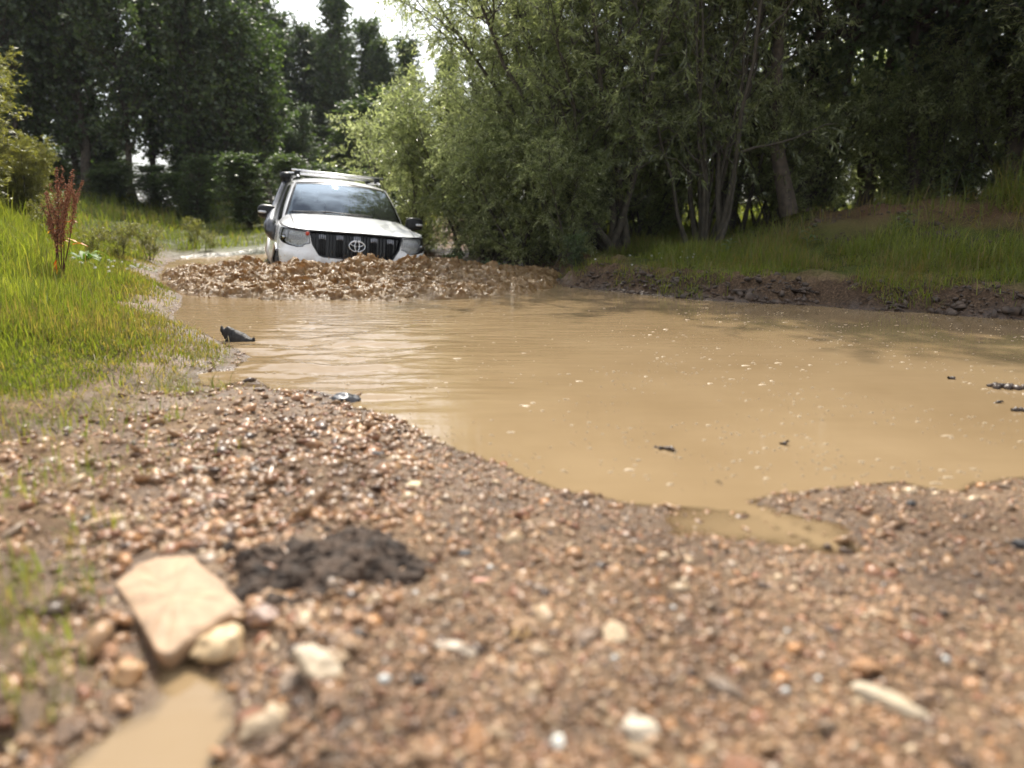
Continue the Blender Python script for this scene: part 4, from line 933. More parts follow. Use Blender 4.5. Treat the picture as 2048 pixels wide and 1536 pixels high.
# ---------------------------------------------------------------- grass
m_grass = leaf_mat('grass_blades', [(0, (0.24, 0.18, 0.095)), (0.18, (0.17, 0.155, 0.06)), (0.45, (0.115, 0.145, 0.032)), (0.75, (0.17, 0.20, 0.045)), (1, (0.28, 0.28, 0.09))], 0.50, (1.7, 1.75, 0.5), 0.5, 0.25)
def blades(x, y, z, hgt, wid, tint, g, lean=.35, flat=0.0):
    n_ = len(x); az = g.random(n_) * 6.283; ln = np.abs(g.normal(size=n_)) * lean + .08
    if flat: ln = ln + flat
    dx, dy = np.cos(az) * ln, np.sin(az) * ln; pa = az + np.pi / 2 + g.normal(size=n_) * .5
    W = np.stack([np.cos(pa), np.sin(pa), 0 * az], -1) * wid[:, None]; B = np.stack([x, y, z], -1)
    up_ = np.sqrt(np.clip(1 - (ln * .8) ** 2, .1, 1))
    M = B + np.stack([dx * .35 * hgt, dy * .35 * hgt, hgt * .58 * up_], -1); Tt = B + np.stack([dx * hgt, dy * hgt, hgt * (up_ - .25 * ln)], -1)
    V = np.stack([B - W * .5, B + W * .5, M + W * .42, M - W * .42, Tt], 1)
    o = np.arange(n_)[:, None] * 5; Q = o + np.array([0, 1, 2, 3]); T3 = o + np.array([3, 2, 4])
    return V.reshape(-1, 3), Q, T3, np.repeat(tint, 5)
def grass_obj(name, label, xs, ys, dens, hf, wf, tintf, seed, lean=.35, flat=0.0):
    g = np.random.default_rng(seed); z, M = surf(xs, ys); k = g.random(len(xs)) < dens(xs, ys, M)
    x, y, z = xs[k], ys[k], z[k]; M = {a: b[k] for a, b in M.items()}
    V, Q, T3, ti = blades(x, y, z - .006, hf(x, y, M, g), wf(x, y, M, g), np.clip(tintf(x, y, M, g), 0, 1), g, lean, flat)
    return obj(name, mesh_np(name, V, [Q, T3], m_grass, False, dict(tint=ti)), kind='stuff', label=label)
g = np.random.default_rng(41)
def polar(n_, r0, r1, a0, a1, pw=1.0):
    """points spread over a wedge, thinning with distance"""
    r = r0 * (r1 / r0) ** (g.random(n_) ** pw); a = np.radians(g.uniform(a0, a1, n_)); return r * np.sin(a), r * np.cos(a)
tuss = lambda x, y, f=3.0: fbm(x * f, y * f, 20.0, 3)
xs, ys = polar(330000, 2.2, 15, -52, -14, .85)
def dL(x, y, M):
    q_ = ss(-.10, .55, M['dl'] + .35 * tuss(x, y, 1.6)) * (M['d'] > .05)
    nearp = ss(2.2, 3.3, y + .5 * tuss(x, y, 1.3))
    return q_ * (.25 * (tuss(x, y, 4) > -.05) + .75 * nearp)
grass_obj('grass', 'bright sunlit grass covering the bank beside the rusty dock', xs, ys, dL,
          lambda x, y, M, g: (.035 + .15 * ss(.0, 1.3, M['dl']) * ss(3.0, 4.6, y) + .13 * ss(.9, 2.8, M['dl']) * ss(4.2, 6, y)) * (1 + .45 * tuss(x, y, 1.8)).clip(.4, 1.7) * g.uniform(.5, 1.25, len(x)) * np.where(g.random(len(x)) < .025, 2.1, 1),
          lambda x, y, M, g: (.0030 + .00055 * np.hypot(x, y)) * g.uniform(.6, 1.3, len(x)),
          lambda x, y, M, g: .56 + .20 * g.normal(size=len(x)) + .42 * tuss(x, y, 1.1) - .30 * ss(.7, .0, M['dl']) - .35 * (g.random(len(x)) < .10), 51)
xs, ys = polar(150000, 5.2, 14.5, -3, 46, .9)
def dR(x, y, M):
    return M['rb'] * ss(.02, .38, M['d'] + .30 * tuss(x, y, 1.5)) * ss(-.35, .12, tuss(x, y, 1.1) + .15 * tuss(x, y, 5)) * (1 - .88 * ss(.12, .4, M['mound']) * ss(-.12, .12, .10 + .5 * fbm(x * .7 + 3, y * .7, 2.2, 2) - .25 * (x > 7.2) + .55 * ss(6.4, 5.4, x) - .9 * ss(1.1, .3, np.hypot(x - 6.1, y - 9.0))))
grass_obj('bank_grass', 'shaded green grass along the far bank and over the earth mound', xs, ys, dR,
          lambda x, y, M, g: (.09 + .10 * ss(.5, 1.6, M['d']) + .20 * np.exp(-((x - 6.0) / .9) ** 2 - ((y - 9.0) / .8) ** 2)) * (1 + 1.0 * tuss(x, y, 1.3)).clip(.25, 2.2) * g.uniform(.4, 1.4, len(x)),
          lambda x, y, M, g: (.0028 + .0005 * np.hypot(x, y)) * g.uniform(.6, 1.3, len(x)),
          lambda x, y, M, g: .46 + .2 * g.normal(size=len(x)) + .4 * tuss(x, y, .8) - .4 * (g.random(len(x)) < .12 + .22 * (M['mound'] > .3)), 52, lean=.75)
xs, ys = polar(80000, 11, 34, -50, 42, .8)
grass_obj('field_grass', 'rough grass round the track and under the wood', xs, ys,
          lambda x, y, M: ss(11.5, 13.5, y + 2 * (x < -5)) * (1 - np.clip(M['m1'] * (.25 + 1.2 * M['rut']) + M['m2'], 0, 1)) * (M['d'] > .3) * (.3 + .7 * (tuss(x, y, .7) > -.1)),
          lambda x, y, M, g: (.16 + .10 * (np.abs(x + 6) > 2)) * (1 + .5 * tuss(x, y, .6)).clip(.3, 1.8) * g.uniform(.5, 1.3, len(x)) * (1 - .5 * np.clip(M['m1'], 0, 1)),
          lambda x, y, M, g: (.0009 * np.hypot(x, y)) * g.uniform(.6, 1.3, len(x)),
          lambda x, y, M, g: .42 + .2 * g.normal(size=len(x)) + .3 * tuss(x, y, .5), 53, lean=.4)
# flattened, half dead grass along the muddy edge of the sunny bank
xs, ys = polar(60000, 1.6, 7.5, -56, -18, 1.0)
grass_obj('trampled_grass', 'flattened yellowing grass lying in the mud at the pond edge', xs, ys,
          lambda x, y, M: np.exp(-((M['dl'] - .10) / .30) ** 2) * (tuss(x, y, 2.5) > -.12) * (M['d'] > .03) * (.15 + .5 * ss(2.2, 3.2, y)),
          lambda x, y, M, g: .10 * g.uniform(.4, 1.3, len(x)), lambda x, y, M, g: (.0026 + .0004 * y) * g.uniform(.6, 1.2, len(x)),
          lambda x, y, M, g: .10 + .14 * g.normal(size=len(x)) + .2 * tuss(x, y, 2), 54, lean=.3, flat=.75)

# loose tufts reaching over the mud and shingle
xs, ys = [], []
for u, v_, n_, sp_ in [(30, 1190, 70, .05), (95, 1240, 60, .05), (40, 1330, 60, .05), (110, 1400, 40, .04), (230, 1070, 16, .03), (60, 1000, 60, .08), (180, 960, 50, .08), (345, 850, 26, .03), (360, 790, 60, .06), (300, 770, 60, .08), (120, 880, 80, .12), (30, 880, 90, .12), (220, 850, 60, .10), (440, 915, 9, .04), (330, 930, 12, .05), (425, 770, 30, .03), (180, 1100, 10, .04), (140, 1110, 10, .04)]:
    cx_, cy_ = pix(u, v_, .02); xs.append(g.normal(cx_, sp_, n_)); ys.append(g.normal(cy_, sp_ * 1.2, n_))
grass_obj('loose_grass', 'scattered thin blades of grass growing out of the mud near the slab', np.concatenate(xs), np.concatenate(ys), lambda x, y, M: np.ones(len(x)) * (M['d'] > .02) * (M['dp'] > .01),
          lambda x, y, M, g: .085 * g.uniform(.4, 1.3, len(x)), lambda x, y, M, g: .0034 * g.uniform(.6, 1.3, len(x)), lambda x, y, M, g: .42 + .25 * g.normal(size=len(x)), 58, lean=.55)

# clods and torn turf along the undercut far bank and over the earth mound
m_bclod = simple('bank_clod_earth', (.060, .040, .027), .7, noise=.6, nscale=18, bump=.6)
xs, ys = polar(60000, 5.0, 12, 2, 46, .9); z_, M_ = surf(xs, ys)
w_ = M_['rb'] * (ss(-.02, .05, M_['d']) * ss(.75, .35, M_['d']) * .8 + .35 * (M_['mound'] > .25)) * (fbm(xs * 2, ys * 2, 44.0, 3) > -.15); k = g.random(len(xs)) < w_ * .5
xs, ys, z_ = xs[k][:4200], ys[k][:4200], z_[k][:4200]; cs = np.clip(g.lognormal(-4.35, .55, len(xs)), .004, .05)
V, F = scatter(ICO0[0][None] * (1 + .28 * g.normal(size=(len(xs), 12, 1))).clip(.5, 1.6), ICO0[1], np.stack([xs, ys, z_ + cs * .15], -1), cs[:, None] * g.uniform(.5, 1.3, (len(xs), 3)) * np.array([1.2, 1, .6]), 17, True)
obj('bank_clods', mesh_np('bank_clods', V, F, m_bclod, False), kind='stuff', label='crumbled dark earth clods along the undercut far bank')

# ---------------------------------------------------------------- single plants
m_dock = simple('rusty_dock_seed', (0.30, 0.12, 0.055), 0.8, noise=.5, nscale=60)
m_dockl = leaf_mat('orange_dock_leaf', [(0, (0.30, 0.05, 0.015)), (.5, (0.50, 0.14, 0.02)), (1, (0.60, 0.30, 0.04))], .4, (1.2, 1.0, .5))
m_stem = simple('brown_stem', (0.10, 0.035, 0.022), 0.8)
m_gstem = simple('green_stem', (0.10, 0.13, 0.035), 0.7)
m_broad = leaf_mat('broad_green_leaf', [(0, (0.055, 0.11, 0.02)), (.6, (0.10, 0.18, 0.03)), (1, (0.2, 0.27, 0.08))], .35, (1.4, 1.6, .5), .55, .35)
m_petal = simple('white_petal', (0.75, 0.75, 0.70), 0.8)
def leafblade(L, W, bend, mat_tint=.5, k=8, fold=.25):
    t = np.linspace(0, 1, k); w = W * np.sin(np.clip(t ** .8, 0, 1) * np.pi * .96 + .06) ; X = L * t; Z = bend * L * np.sin(t * 2.2) - .25 * L * t ** 2
    G = np.array([[(X[i], s_ * w[i] * .5, Z[i] + abs(s_) * fold * w[i] * .5 + .03 * L * math.sin(i * 2.1) * abs(s_)) for s_ in (-1, -.5, 0, .5, 1)] for i in range(k)]); return G
# the dock: base seen at (112, 566)
dx_, dy_ = pix(122, 566, .22); dz_ = hz(dx_, dy_)
dock = thing('dock_plant', 'tall rusty red dock gone to seed with a few orange leaves on the grassy bank', 'plant', (dx_, dy_, dz_))
rd = np.random.default_rng(61)
stems_ = [((0, 0), (.03, 0), .50), ((0, 0), (.20, .02), .88), ((0, 0), (.10, -.02), .90), ((0, 0), (-.03, .02), .72), ((.03, 0), (.24, 0), .80), ((.02, 0), (.10, .05), .78), ((0, 0), (.16, -.04), .70)]
for k_, (b0, tip, hh_) in enumerate(stems_):
    t = np.linspace(0, 1, 12); P = np.stack([b0[0] + tip[0] * t ** 1.4 + .008 * np.sin(t * 9 + k_), b0[1] + tip[1] * t ** 1.2, hh_ * t], -1)
    st_ = obj('stem', mesh_np('stem', *tubes(P[None], (.0055 * (1 - .6 * t))[None], 5), m_stem, True), dock)
    ns = 260 if hh_ > .6 else 120; tt_ = rd.uniform(.50, 1.0, ns); C = np.stack([np.interp(tt_, t, P[:, i]) for i in range(3)], -1) + rd.normal(size=(ns, 3)) * np.array([.019, .019, .006]) * (1.35 - tt_)[:, None]
    V, F = scatter(ICO0[0], ICO0[1], C, rd.uniform(.0025, .0062, (ns, 1)) * np.ones((1, 3)), k_); obj('seed_head', mesh_np('seed_head', V, F, m_dock), st_, kind='stuff')
    for j in range(4 if hh_ > .65 else 2):
        tb_ = rd.uniform(.42, .78); s0 = np.array([np.interp(tb_, t, P[:, i]) for i in range(3)]); az = rd.uniform(0, 6.28); L_ = rd.uniform(.12, .22)
        u_ = np.linspace(0, 1, 6); Q_ = s0 + np.stack([np.cos(az) * L_ * .30 * u_, np.sin(az) * L_ * .3 * u_, L_ * u_], -1)
        obj('branch', mesh_np('branch', *tubes(Q_[None], np.full((1, 6), .0022), 4), m_stem), st_)
        C = np.stack([np.interp(rd.uniform(.1, 1, 90), u_, Q_[:, i]) for i in range(3)], -1) if False else Q_[rd.integers(0, 6, 90)] + rd.normal(size=(90, 3)) * np.array([.008, .008, .014])
        V, F = scatter(ICO0[0], ICO0[1], C, rd.uniform(.002, .0052, (90, 1)) * np.ones((1, 3)), k_ * 9 + j); obj('seed_head', mesh_np('seed_head', V, F, m_dock), st_, kind='stuff')
for (lx, lz, L_, W_, az, b_) in [(.06, .46, .09, .035, .3, .4), (.08, .42, .08, .03, -2.8, .3), (.03, .38, .10, .035, 2.9, .5), (.02, .34, .09, .035, .2, .1), (.09, .36, .11, .03, -.2, -.1), (-.01, .20, .10, .045, 2.7, -1.2), (-.01, .13, .11, .05, 3.0, -1.6),
                                 (.0, .30, .08, .03, 1.5, .2), (.05, .52, .07, .025, 2.4, .5), (.12, .48, .07, .03, .0, .3), (.13, .31, .13, .035, -.1, .15)]:
    G = leafblade(L_, W_, b_); c_, s_ = math.cos(az), math.sin(az); G2 = np.stack([G[..., 0] * c_ - G[..., 1] * s_ + lx, G[..., 0] * s_ + G[..., 1] * c_, G[..., 2] + lz], -1)
    obj('leaf', grid_mesh('leaf', G2, m_dockl, True, dict(tint=np.full(40, rd.random()))), dock)
def broad_plant(name, label, loc, leaves, stemh=0, seed=0, sc=1.0, group=None, cat='plant', mat=None, stems=None):
    t_ = thing(name, label, cat, loc, group=group, scale=sc); g_ = np.random.default_rng(seed)
    if stemh:
        k = 8; u_ = np.linspace(0, 1, k); P = np.stack([.06 * u_ ** 2 * g_.normal() * 2, .03 * u_, stemh * u_], -1); obj('stem', mesh_np('stem', *tubes(P[None], (.006 * (1 - .7 * u_))[None], 5), m_gstem, True), t_)
    for i in range(leaves):
        f_ = (i + .5) / leaves; z_ = stemh * (.15 + .85 * f_) if stemh else .01; L_ = (.20 if not stemh else .15 * (1 - .4 * f_)) * g_.uniform(.7, 1.2); az = i * 2.4 + g_.normal() * .3
        G = leafblade(L_, L_ * (.26 if stemh else .30), g_.uniform(.25, .7) if not stemh else .35); c_, s_ = math.cos(az), math.sin(az)
        x_ = .06 * (z_ / stemh) ** 2 if stemh else 0
        obj('leaf', grid_mesh('leaf', np.stack([G[..., 0] * c_ - G[..., 1] * s_ + x_, G[..., 0] * s_ + G[..., 1] * c_, G[..., 2] + z_], -1), mat or m_broad, True, dict(tint=np.full(40, g_.random()))), t_)
    return t_
x_, y_ = pix(168, 520, .30); broad_plant('dock_seedling', 'green rosette of broad dock leaves just beside the rusty dock', (x_, y_, hz(x_, y_) + .06), 9, 0, 3, 1.25)
m_shade_leaf = leaf_mat('hemp_nettle_leaf', [(0, (0.06, 0.09, 0.04)), (.6, (0.10, 0.14, 0.06)), (1, (0.17, 0.21, 0.11))], .3, (1.2, 1.4, .6), .35, .6)
G_NET = 'leafy weeds standing on the mound'
for u, v, hh_, n_, lb in [(1850, 440, .42, 16, 'leafy weed with a branching top, tallest on the left of the mound\'s crest'), (1895, 430, .36, 13, 'leafy weed standing between two taller ones on the mound'), (1968, 425, .50, 18, 'tallest leafy weed on the mound, spreading at its tip'),
                          (1990, 470, .30, 11, 'short leafy weed on the bare slope of the mound'), (1780, 510, .16, 8, 'small leafy weed low on the bare face of the mound'), (1600, 480, .22, 10, 'small leafy weed at the foot of the alder trunks'), (1440, 545, .14, 8, 'small leafy weed in the grass under the fan of willow stems')]:
    y_ = 9.4 if v < 480 else 8.6; x_ = (u - 1024) / FPX * (y_ + .1)
    broad_plant('leafy_weed', lb, (x_, y_, hz(x_, y_)), n_, hh_ + .08, int(u), 1.0, G_NET, mat=m_shade_leaf)
# saplings and tall weeds on the sunny bank and by the track
sap = grow(71, .8, .008, fan(5, .35), full, 34, .22, 6, .12, 2600, .045, .012, m_bark_w, m_bush, up=.6, droop=.1, tb=.15, wob=.08, twig_r=.0015)
sap2 = grow(72, .9, .010, fan(4, .2), full, 40, .22, 6, .12, 3600, .050, .022, m_bark, m_alder, up=.6, droop=.1, tb=.12, wob=.08, twig_r=.0015)
for u, y_, s_, k_, lb in [(262, 10.4, .70, sap, 'wispy yellow-green sapling at the end of the grassy bank'), (205, 9.2, .55, sap, 'wispy sapling in the long grass just beyond the rusty dock'), (300, 11.5, .75, sap, 'smallest wispy sapling low on the end of the grassy bank'),
                          (402, 15.0, .75, sap, 'young leafy sapling standing between the track and the grassy bank'), (425, 14.2, .5, sap, 'small leafy clump at the edge of the wheel ruts'), (130, 9.8, .9, sap, 'wispy sapling at the edge of the round sallow bush'),
                          (985, 9.5, .55, sap2, 'small leafy weed clump on the track side of the willows'), (1150, 8.9, .5, sap2, 'leafy clump in the grass below the willows'), (905, 11.2, .6, sap2, 'small shrub at the corner of the track behind the car')]:
    x_ = (u - 1024) / FPX * y_; make_tree('sapling', lb, 'sapling', k_, at(x_, y_, -.01), u * .1, s_, 'saplings round the pond')
# white clover and yarrow
fl_me = []
vv, ff = ICO1
def flower(label, loc, hgt, group):
    t_ = thing('white_flower', label, 'flower', loc, group=group); u_ = np.linspace(0, 1, 4)
    if not fl_me:
        P = np.stack([.02 * u_ ** 2, 0 * u_, u_ * .16], -1); fl_me.append(mesh_np('stem', *tubes(P[None], np.full((1, 4), .0015), 4), m_gstem))
        r_ = np.random.default_rng(2); V, F = scatter(ICO0[0], ICO0[1], r_.normal(size=(26, 3)) * np.array([.010, .010, .006]) + np.array([.02, 0, .165]), np.full((26, 3), .0042), 4); fl_me.append(mesh_np('flower_head', V, F, m_petal))
    obj('stem', fl_me[0], t_); obj('flower_head', fl_me[1], t_); t_.scale = (hgt / .16 * .42,) * 3; return t_
r_ = random.Random(3)
for k in range(46):
    if k < 22: u, v, z_ = r_.gauss(285, 30), r_.gauss(478, 14), .25
    elif k < 34: u, v, z_ = r_.gauss(180, 55), r_.gauss(450, 25), .5
    else: u, v, z_ = r_.uniform(1180, 1500), r_.uniform(500, 530), .25
    y_ = (8.4 + r_.gauss(0, .5)) if k < 22 else (7.2 + r_.gauss(0, .6) if k < 34 else 8.6 + r_.gauss(0, .3)); x_ = (u - 1024) / FPX * y_
    flower('white clover head among the ' + ('grass at the tip of the sunny bank' if k < 22 else 'long grass behind the rusty dock' if k < 34 else 'shaded grass under the willows'), at(x_, y_, 0), .26 if k < 34 else .20,
           'white flowers at the bank\'s tip' if k < 22 else 'white flowers behind the dock' if k < 34 else 'white flowers under the willows')

# ---------------------------------------------------------------- driftwood and things in the water
m_wetwood = simple('wet_black_wood', (0.016, 0.012, 0.009), 0.6, noise=.6, nscale=25, bump=1.0)
def lump(seed, sub, scl, amp, f=1.6, flat=0.0, facet=0.0):
    v, f_ = sub; v = v.copy(); r_ = 1 + amp * fbm(v[:, 0] * f + seed * 7.1, v[:, 1] * f, v[:, 2] * f + seed, 3)
    if facet:
        rr = np.random.default_rng(seed); nrm = unit(rr.normal(size=(14, 3))); dd_ = v @ nrm.T; h_ = rr.uniform(.60, .92, 14); r_ = r_ * np.minimum(1, (h_ / np.maximum(dd_, 1e-3)).min(1)) 
    v = v * r_[:, None] * np.array(scl)
    if flat: v[:, 2] = np.maximum(v[:, 2], -scl[2] * flat)
    return v, f_
x_, y_ = pix(478, 682, 0)
X_ = np.array([-.088, -.080, -.062, -.040, -.015, .010, .035, .060, .082, .100, .112, .118]); top_ = np.array([.078, .094, .072, .092, .078, .066, .052, .040, .026, .014, .028, .008]); low_ = np.array([.070, .050, .020, -.03, -.03, -.03, -.03, -.03, -.03, -.02, -.01, .0])
hw_ = np.array([.003, .012, .022, .034, .040, .040, .036, .032, .028, .020, .010, .003]); ft = [(0, 1), (.45, .93), (.75, .62), (1, .25), (.9, 0), (-.9, 0), (-1, .3), (-.7, .7), (-.4, .92)]
xi = np.linspace(0, 11, 45); I = lambda a_: np.interp(xi, range(12), a_)
G = np.array([[(x, w * fy_ + .004 * math.sin(k * 2.4 + j), lo_ + (tp - lo_) * fz_ + .0035 * math.sin(j * 3 + .2 * k) * fz_ + .004 * (j in (1, 7))) for k, (x, tp, lo_, w) in enumerate(zip(I(X_), I(top_), I(low_), I(hw_)))] for j, (fy_, fz_) in enumerate(ft)])
G += .004 * np.stack([fbm(G[..., 0] * 40, G[..., 1] * 90, G[..., 2] * 90 + c_ * 7, 3) for c_ in range(3)], -1)
dw_ = thing('driftwood', 'black waterlogged stump end sticking out of the pond near the grassy bank', 'driftwood', (x_ - .02, y_, 0.0), me=grid_mesh('driftwood', G, m_wetwood, False, closeu=True))
m_slate = simple('wet_grey_stone', (0.07, 0.07, 0.075), 0.3, noise=.4, nscale=30, bump=.4)
x_, y_ = pix(690, 800, 0); v, f = lump(5, ICO3, (.062, .05, .022), .3, 1.5, .5)
thing('wet_stone', 'flat wet grey stone half under water at the gravel edge', 'stone', (x_, y_, .004), (0, .1, .3), me=mesh_np('wet_stone', v, f, m_slate, True))
m_twig = simple('wet_twig', (0.055, 0.036, 0.024), 0.4, noise=.5, nscale=30)
def debris(label, u, v_, L, r, az, seed, chunks=5, name='floating_twig', cat='twig'):
    x_, y_ = pix(u, v_, 0); rr = np.random.default_rng(seed); t = np.linspace(0, 1, 8)
    P = np.stack([(t - .5) * L * math.cos(az), (t - .5) * L * math.sin(az), .004 + .006 * np.sin(t * 5 + seed)], -1) + rr.normal(size=(8, 3)) * .002
    v, f = tubes(P[None], np.full((1, 8), r), 6); t_ = thing(name, label, cat, (x_, y_, 0), me=mesh_np(name, v, f, m_twig, True))
    for c in range(chunks):
        v, f = lump(seed + c, ICO1, rr.uniform(.5, 1, 3) * r * 2.2, .4, 2); o_ = obj('bark_flake', mesh_np('bark_flake', v + np.array([(rr.random() - .5) * L * .9 * math.cos(az), (rr.random() - .5) * L * .9 * math.sin(az), .004]), f, m_twig, True), t_)
debris('curled piece of dark bark floating in the middle of the near water', 1330, 899, .075, .0045, -.75, 4, 6, 'floating_bark', 'bark')
debris('tiny dark twig end floating beyond the channel', 1568, 889, .022, .004, -.2, 9, 2)
debris('thin straight twig floating close to the gravel spit', 1438, 968, .03, .0012, -1.1, 12, 0)
debris('small dark twig floating by itself in the open water', 1903, 758, .03, .006, .1, 15, 2)
debris('raft of broken twigs and scum drifting near the open end of the pond', 2016, 776, .16, .009, -.45, 18, 14, 'twig_raft', 'debris')
debris('short clump of twigs drifting behind the raft of broken twigs', 2038, 822, .06, .006, 0, 21, 5)
debris('thin twig lying in the shallow next to the raft of broken twigs', 1995, 806, .05, .003, .1, 23, 2)
# foam flecks drifting on the pond
m_foam = simple('pale_foam', (0.42, 0.32, 0.20), 0.5)
g = np.random.default_rng(77); r_ = 1.9 * (8.0 / 1.9) ** g.random(5200); a_ = np.radians(g.uniform(-26, 42, 5200)); fx, fy = r_ * np.sin(a_), r_ * np.cos(a_)
_, MM = surf(fx, fy); k = (MM['d'] < -.06) & (fbm(fx * 1.5, fy * 1.5, 4.0, 3) > -.15) & (g.random(5200) < .35 + .65 * ss(0, 1.5, fx)) & (fy < 6.3); fx, fy = fx[k][:1500], fy[k][:1500]
th = np.arange(7) / 7 * 6.283; sz = np.clip(g.lognormal(-6.15, .55, len(fx)), .0009, .009)
rad = sz[:, None] * g.uniform(.5, 1.2, (len(fx), 7)); ex_ = g.uniform(1.4, 3.2, (len(fx), 1))
ringb = np.stack([fx[:, None] + rad * np.cos(th) * ex_, fy[:, None] + rad * np.sin(th), np.full((len(fx), 7), .0005)], -1)
ringt = ringb * 1.0; ringt[..., 0] = fx[:, None] + (ringb[..., 0] - fx[:, None]) * .7; ringt[..., 1] = fy[:, None] + (ringb[..., 1] - fy[:, None]) * .7; ringt[..., 2] = .003
V = np.concatenate([ringb, ringt], 1); o = (np.arange(len(fx)) * 14)[:, None, None]; j = np.arange(7); Q = np.stack([j, (j + 1) % 7, (j + 1) % 7 + 7, j + 7], -1)[None] + o
cap = np.arange(7, 14)[None] + o[:, 0]
obj('foam_flecks', mesh_np('foam_flecks', V.reshape(-1, 3), [Q.reshape(-1, 4), cap], m_foam), kind='stuff', label='pale flecks of foam drifting on the brown water')

# ---------------------------------------------------------------- stones
PAL = [(0.0, (0.080, 0.062, 0.052)), (0.08, (0.160, 0.104, 0.068)), (0.18, (0.257, 0.167, 0.100)), (0.34, (0.330, 0.216, 0.122)), (0.46, (0.235, 0.112, 0.066)), (0.56, (0.370, 0.250, 0.140)), (0.66, (0.214, 0.148, 0.100)), (0.76, (0.390, 0.215, 0.098)), (0.88, (0.270, 0.215, 0.165)), (0.97, (0.370, 0.280, 0.175)), (1.0, (0.56, 0.46, 0.32))]
def stone_mat(name, src):
    m, n, l, p = nmat(name)
    if src == 'attr': s_ = attr(n, 'tint').outputs['Fac']
    else: s_ = n.new('ShaderNodeObjectInfo').outputs['Random']
    c = ramp(n, PAL); l.new(s_, c.inputs[0]); tc = n.new('ShaderNodeTexCoord'); no = n.new('ShaderNodeTexNoise')
    no.inputs['Scale'].default_value = 90 if src == 'attr' else 4; no.inputs['Detail'].default_value = 6; l.new(tc.outputs['Object'], no.inputs['Vector'])
    mr = ramp(n, [(0.3, (0.66, 0.62, 0.58)), (0.7, (1.2, 1.18, 1.15))]); l.new(no.outputs[0], mr.inputs[0])
    mx = n.new('ShaderNodeMix'); mx.data_type = 'RGBA'; mx.blend_type = 'MULTIPLY'; mx.inputs[0].default_value = 1; l.new(c.outputs[0], mx.inputs[6]); l.new(mr.outputs[0], mx.inputs[7]); wn_ = n.new('ShaderNodeTexNoise'); wn_.inputs['Scale'].default_value = 2.3; wn_.inputs['Detail'].default_value = 4; ge = n.new('ShaderNodeNewGeometry'); l.new(ge.outputs['Position'], wn_.inputs['Vector'])
    wr = ramp(n, [(0.36, (0.72, 0.67, 0.63)), (0.60, (1.15, 1.11, 1.07))]); l.new(wn_.outputs[0], wr.inputs[0]); m2x = n.new('ShaderNodeMix'); m2x.data_type = 'RGBA'; m2x.blend_type = 'MULTIPLY'; m2x.inputs[0].default_value = 1
    l.new(mx.outputs[2], m2x.inputs[6]); l.new(wr.outputs[0], m2x.inputs[7]); l.new(m2x.outputs[2], p.inputs['Base Color'])
    p.inputs['Roughness'].default_value = 0.33; p.inputs['Specular IOR Level'].default_value = .4; b = n.new('ShaderNodeBump'); b.inputs['Strength'].default_value = .4; b.inputs['Distance'].default_value = .004 if src == 'attr' else .05
    l.new(no.outputs[0], b.inputs['Height']); l.new(b.outputs[0], p.inputs['Normal']); return m
m_peb = stone_mat('pebble_mix', 'attr'); m_stone = stone_mat('stone_mix', 'obj')
g = np.random.default_rng(91); N = 95000
r_ = .55 * (5.2 / .55) ** (g.random(N) ** .80); a_ = np.radians(g.uniform(-48, 44, N)); qx, qy = r_ * np.sin(a_), r_ * np.cos(a_)
z, MM = surf(qx, qy); d_ = MM['d']; dp_ = MM['dp']
dens = ss(-.10, .02, d_) * ss(-.02, .03, dp_) * ss(.10, -.15, MM['dl'] + .2 * fbm(qx * 3, qy * 3, 1.0, 2)) * (1 - ss(4.2, 5.0, qy)) * (d_ < 2.2)
patch = fbm(qx * 2.2, qy * 2.2, 30.0, 3)
rightp = ss(-.55, .05, qx); dens *= np.clip(.42 + .9 * patch + .75 * rightp + .6 * np.exp(-((qx + .75) / .45) ** 2 - ((qy - 2.6) / .9) ** 2), .06, 1)
dens *= sdist(qx, qy, PX([(225, 1190), (280, 1125), (400, 1118), (505, 1225), (450, 1262), (340, 1330), (300, 1310)], .02)) > 0
dens *= 1 - .85 * np.exp(-((qx + .35) / .20) ** 4 - ((qy - 1.48) / .15) ** 4)
k = g.random(N) < dens; qx, qy, z, d_, rp = qx[k], qy[k], z[k], d_[k], rightp[k]
s = np.where(rp > .5, g.lognormal(-5.60, .56, len(qx)), g.lognormal(-5.32, .66, len(qx))); s *= 1 + .5 * np.exp(-((qx + .6) / .5) ** 2 - ((qy - 2.2) / .6) ** 2); s = np.where(g.random(len(s)) < .006, s * 3.0, s); s = np.clip(s, .0022, .026)
vis = s / np.hypot(qx, qy) * (np.abs(qx) < .72 * qy + .1) * (d_ > -.01)
order = np.argsort(-vis); big = order[:270]; rest = order[270:]
OCT = np.array([(1, 0, 0), (0, 1, 0), (-1, 0, 0), (0, -1, 0), (0, 0, 1), (0, 0, -1)], float), np.array([(0, 1, 4), (1, 2, 4), (2, 3, 4), (3, 0, 4), (1, 0, 5), (2, 1, 5), (3, 2, 5), (0, 3, 5)])
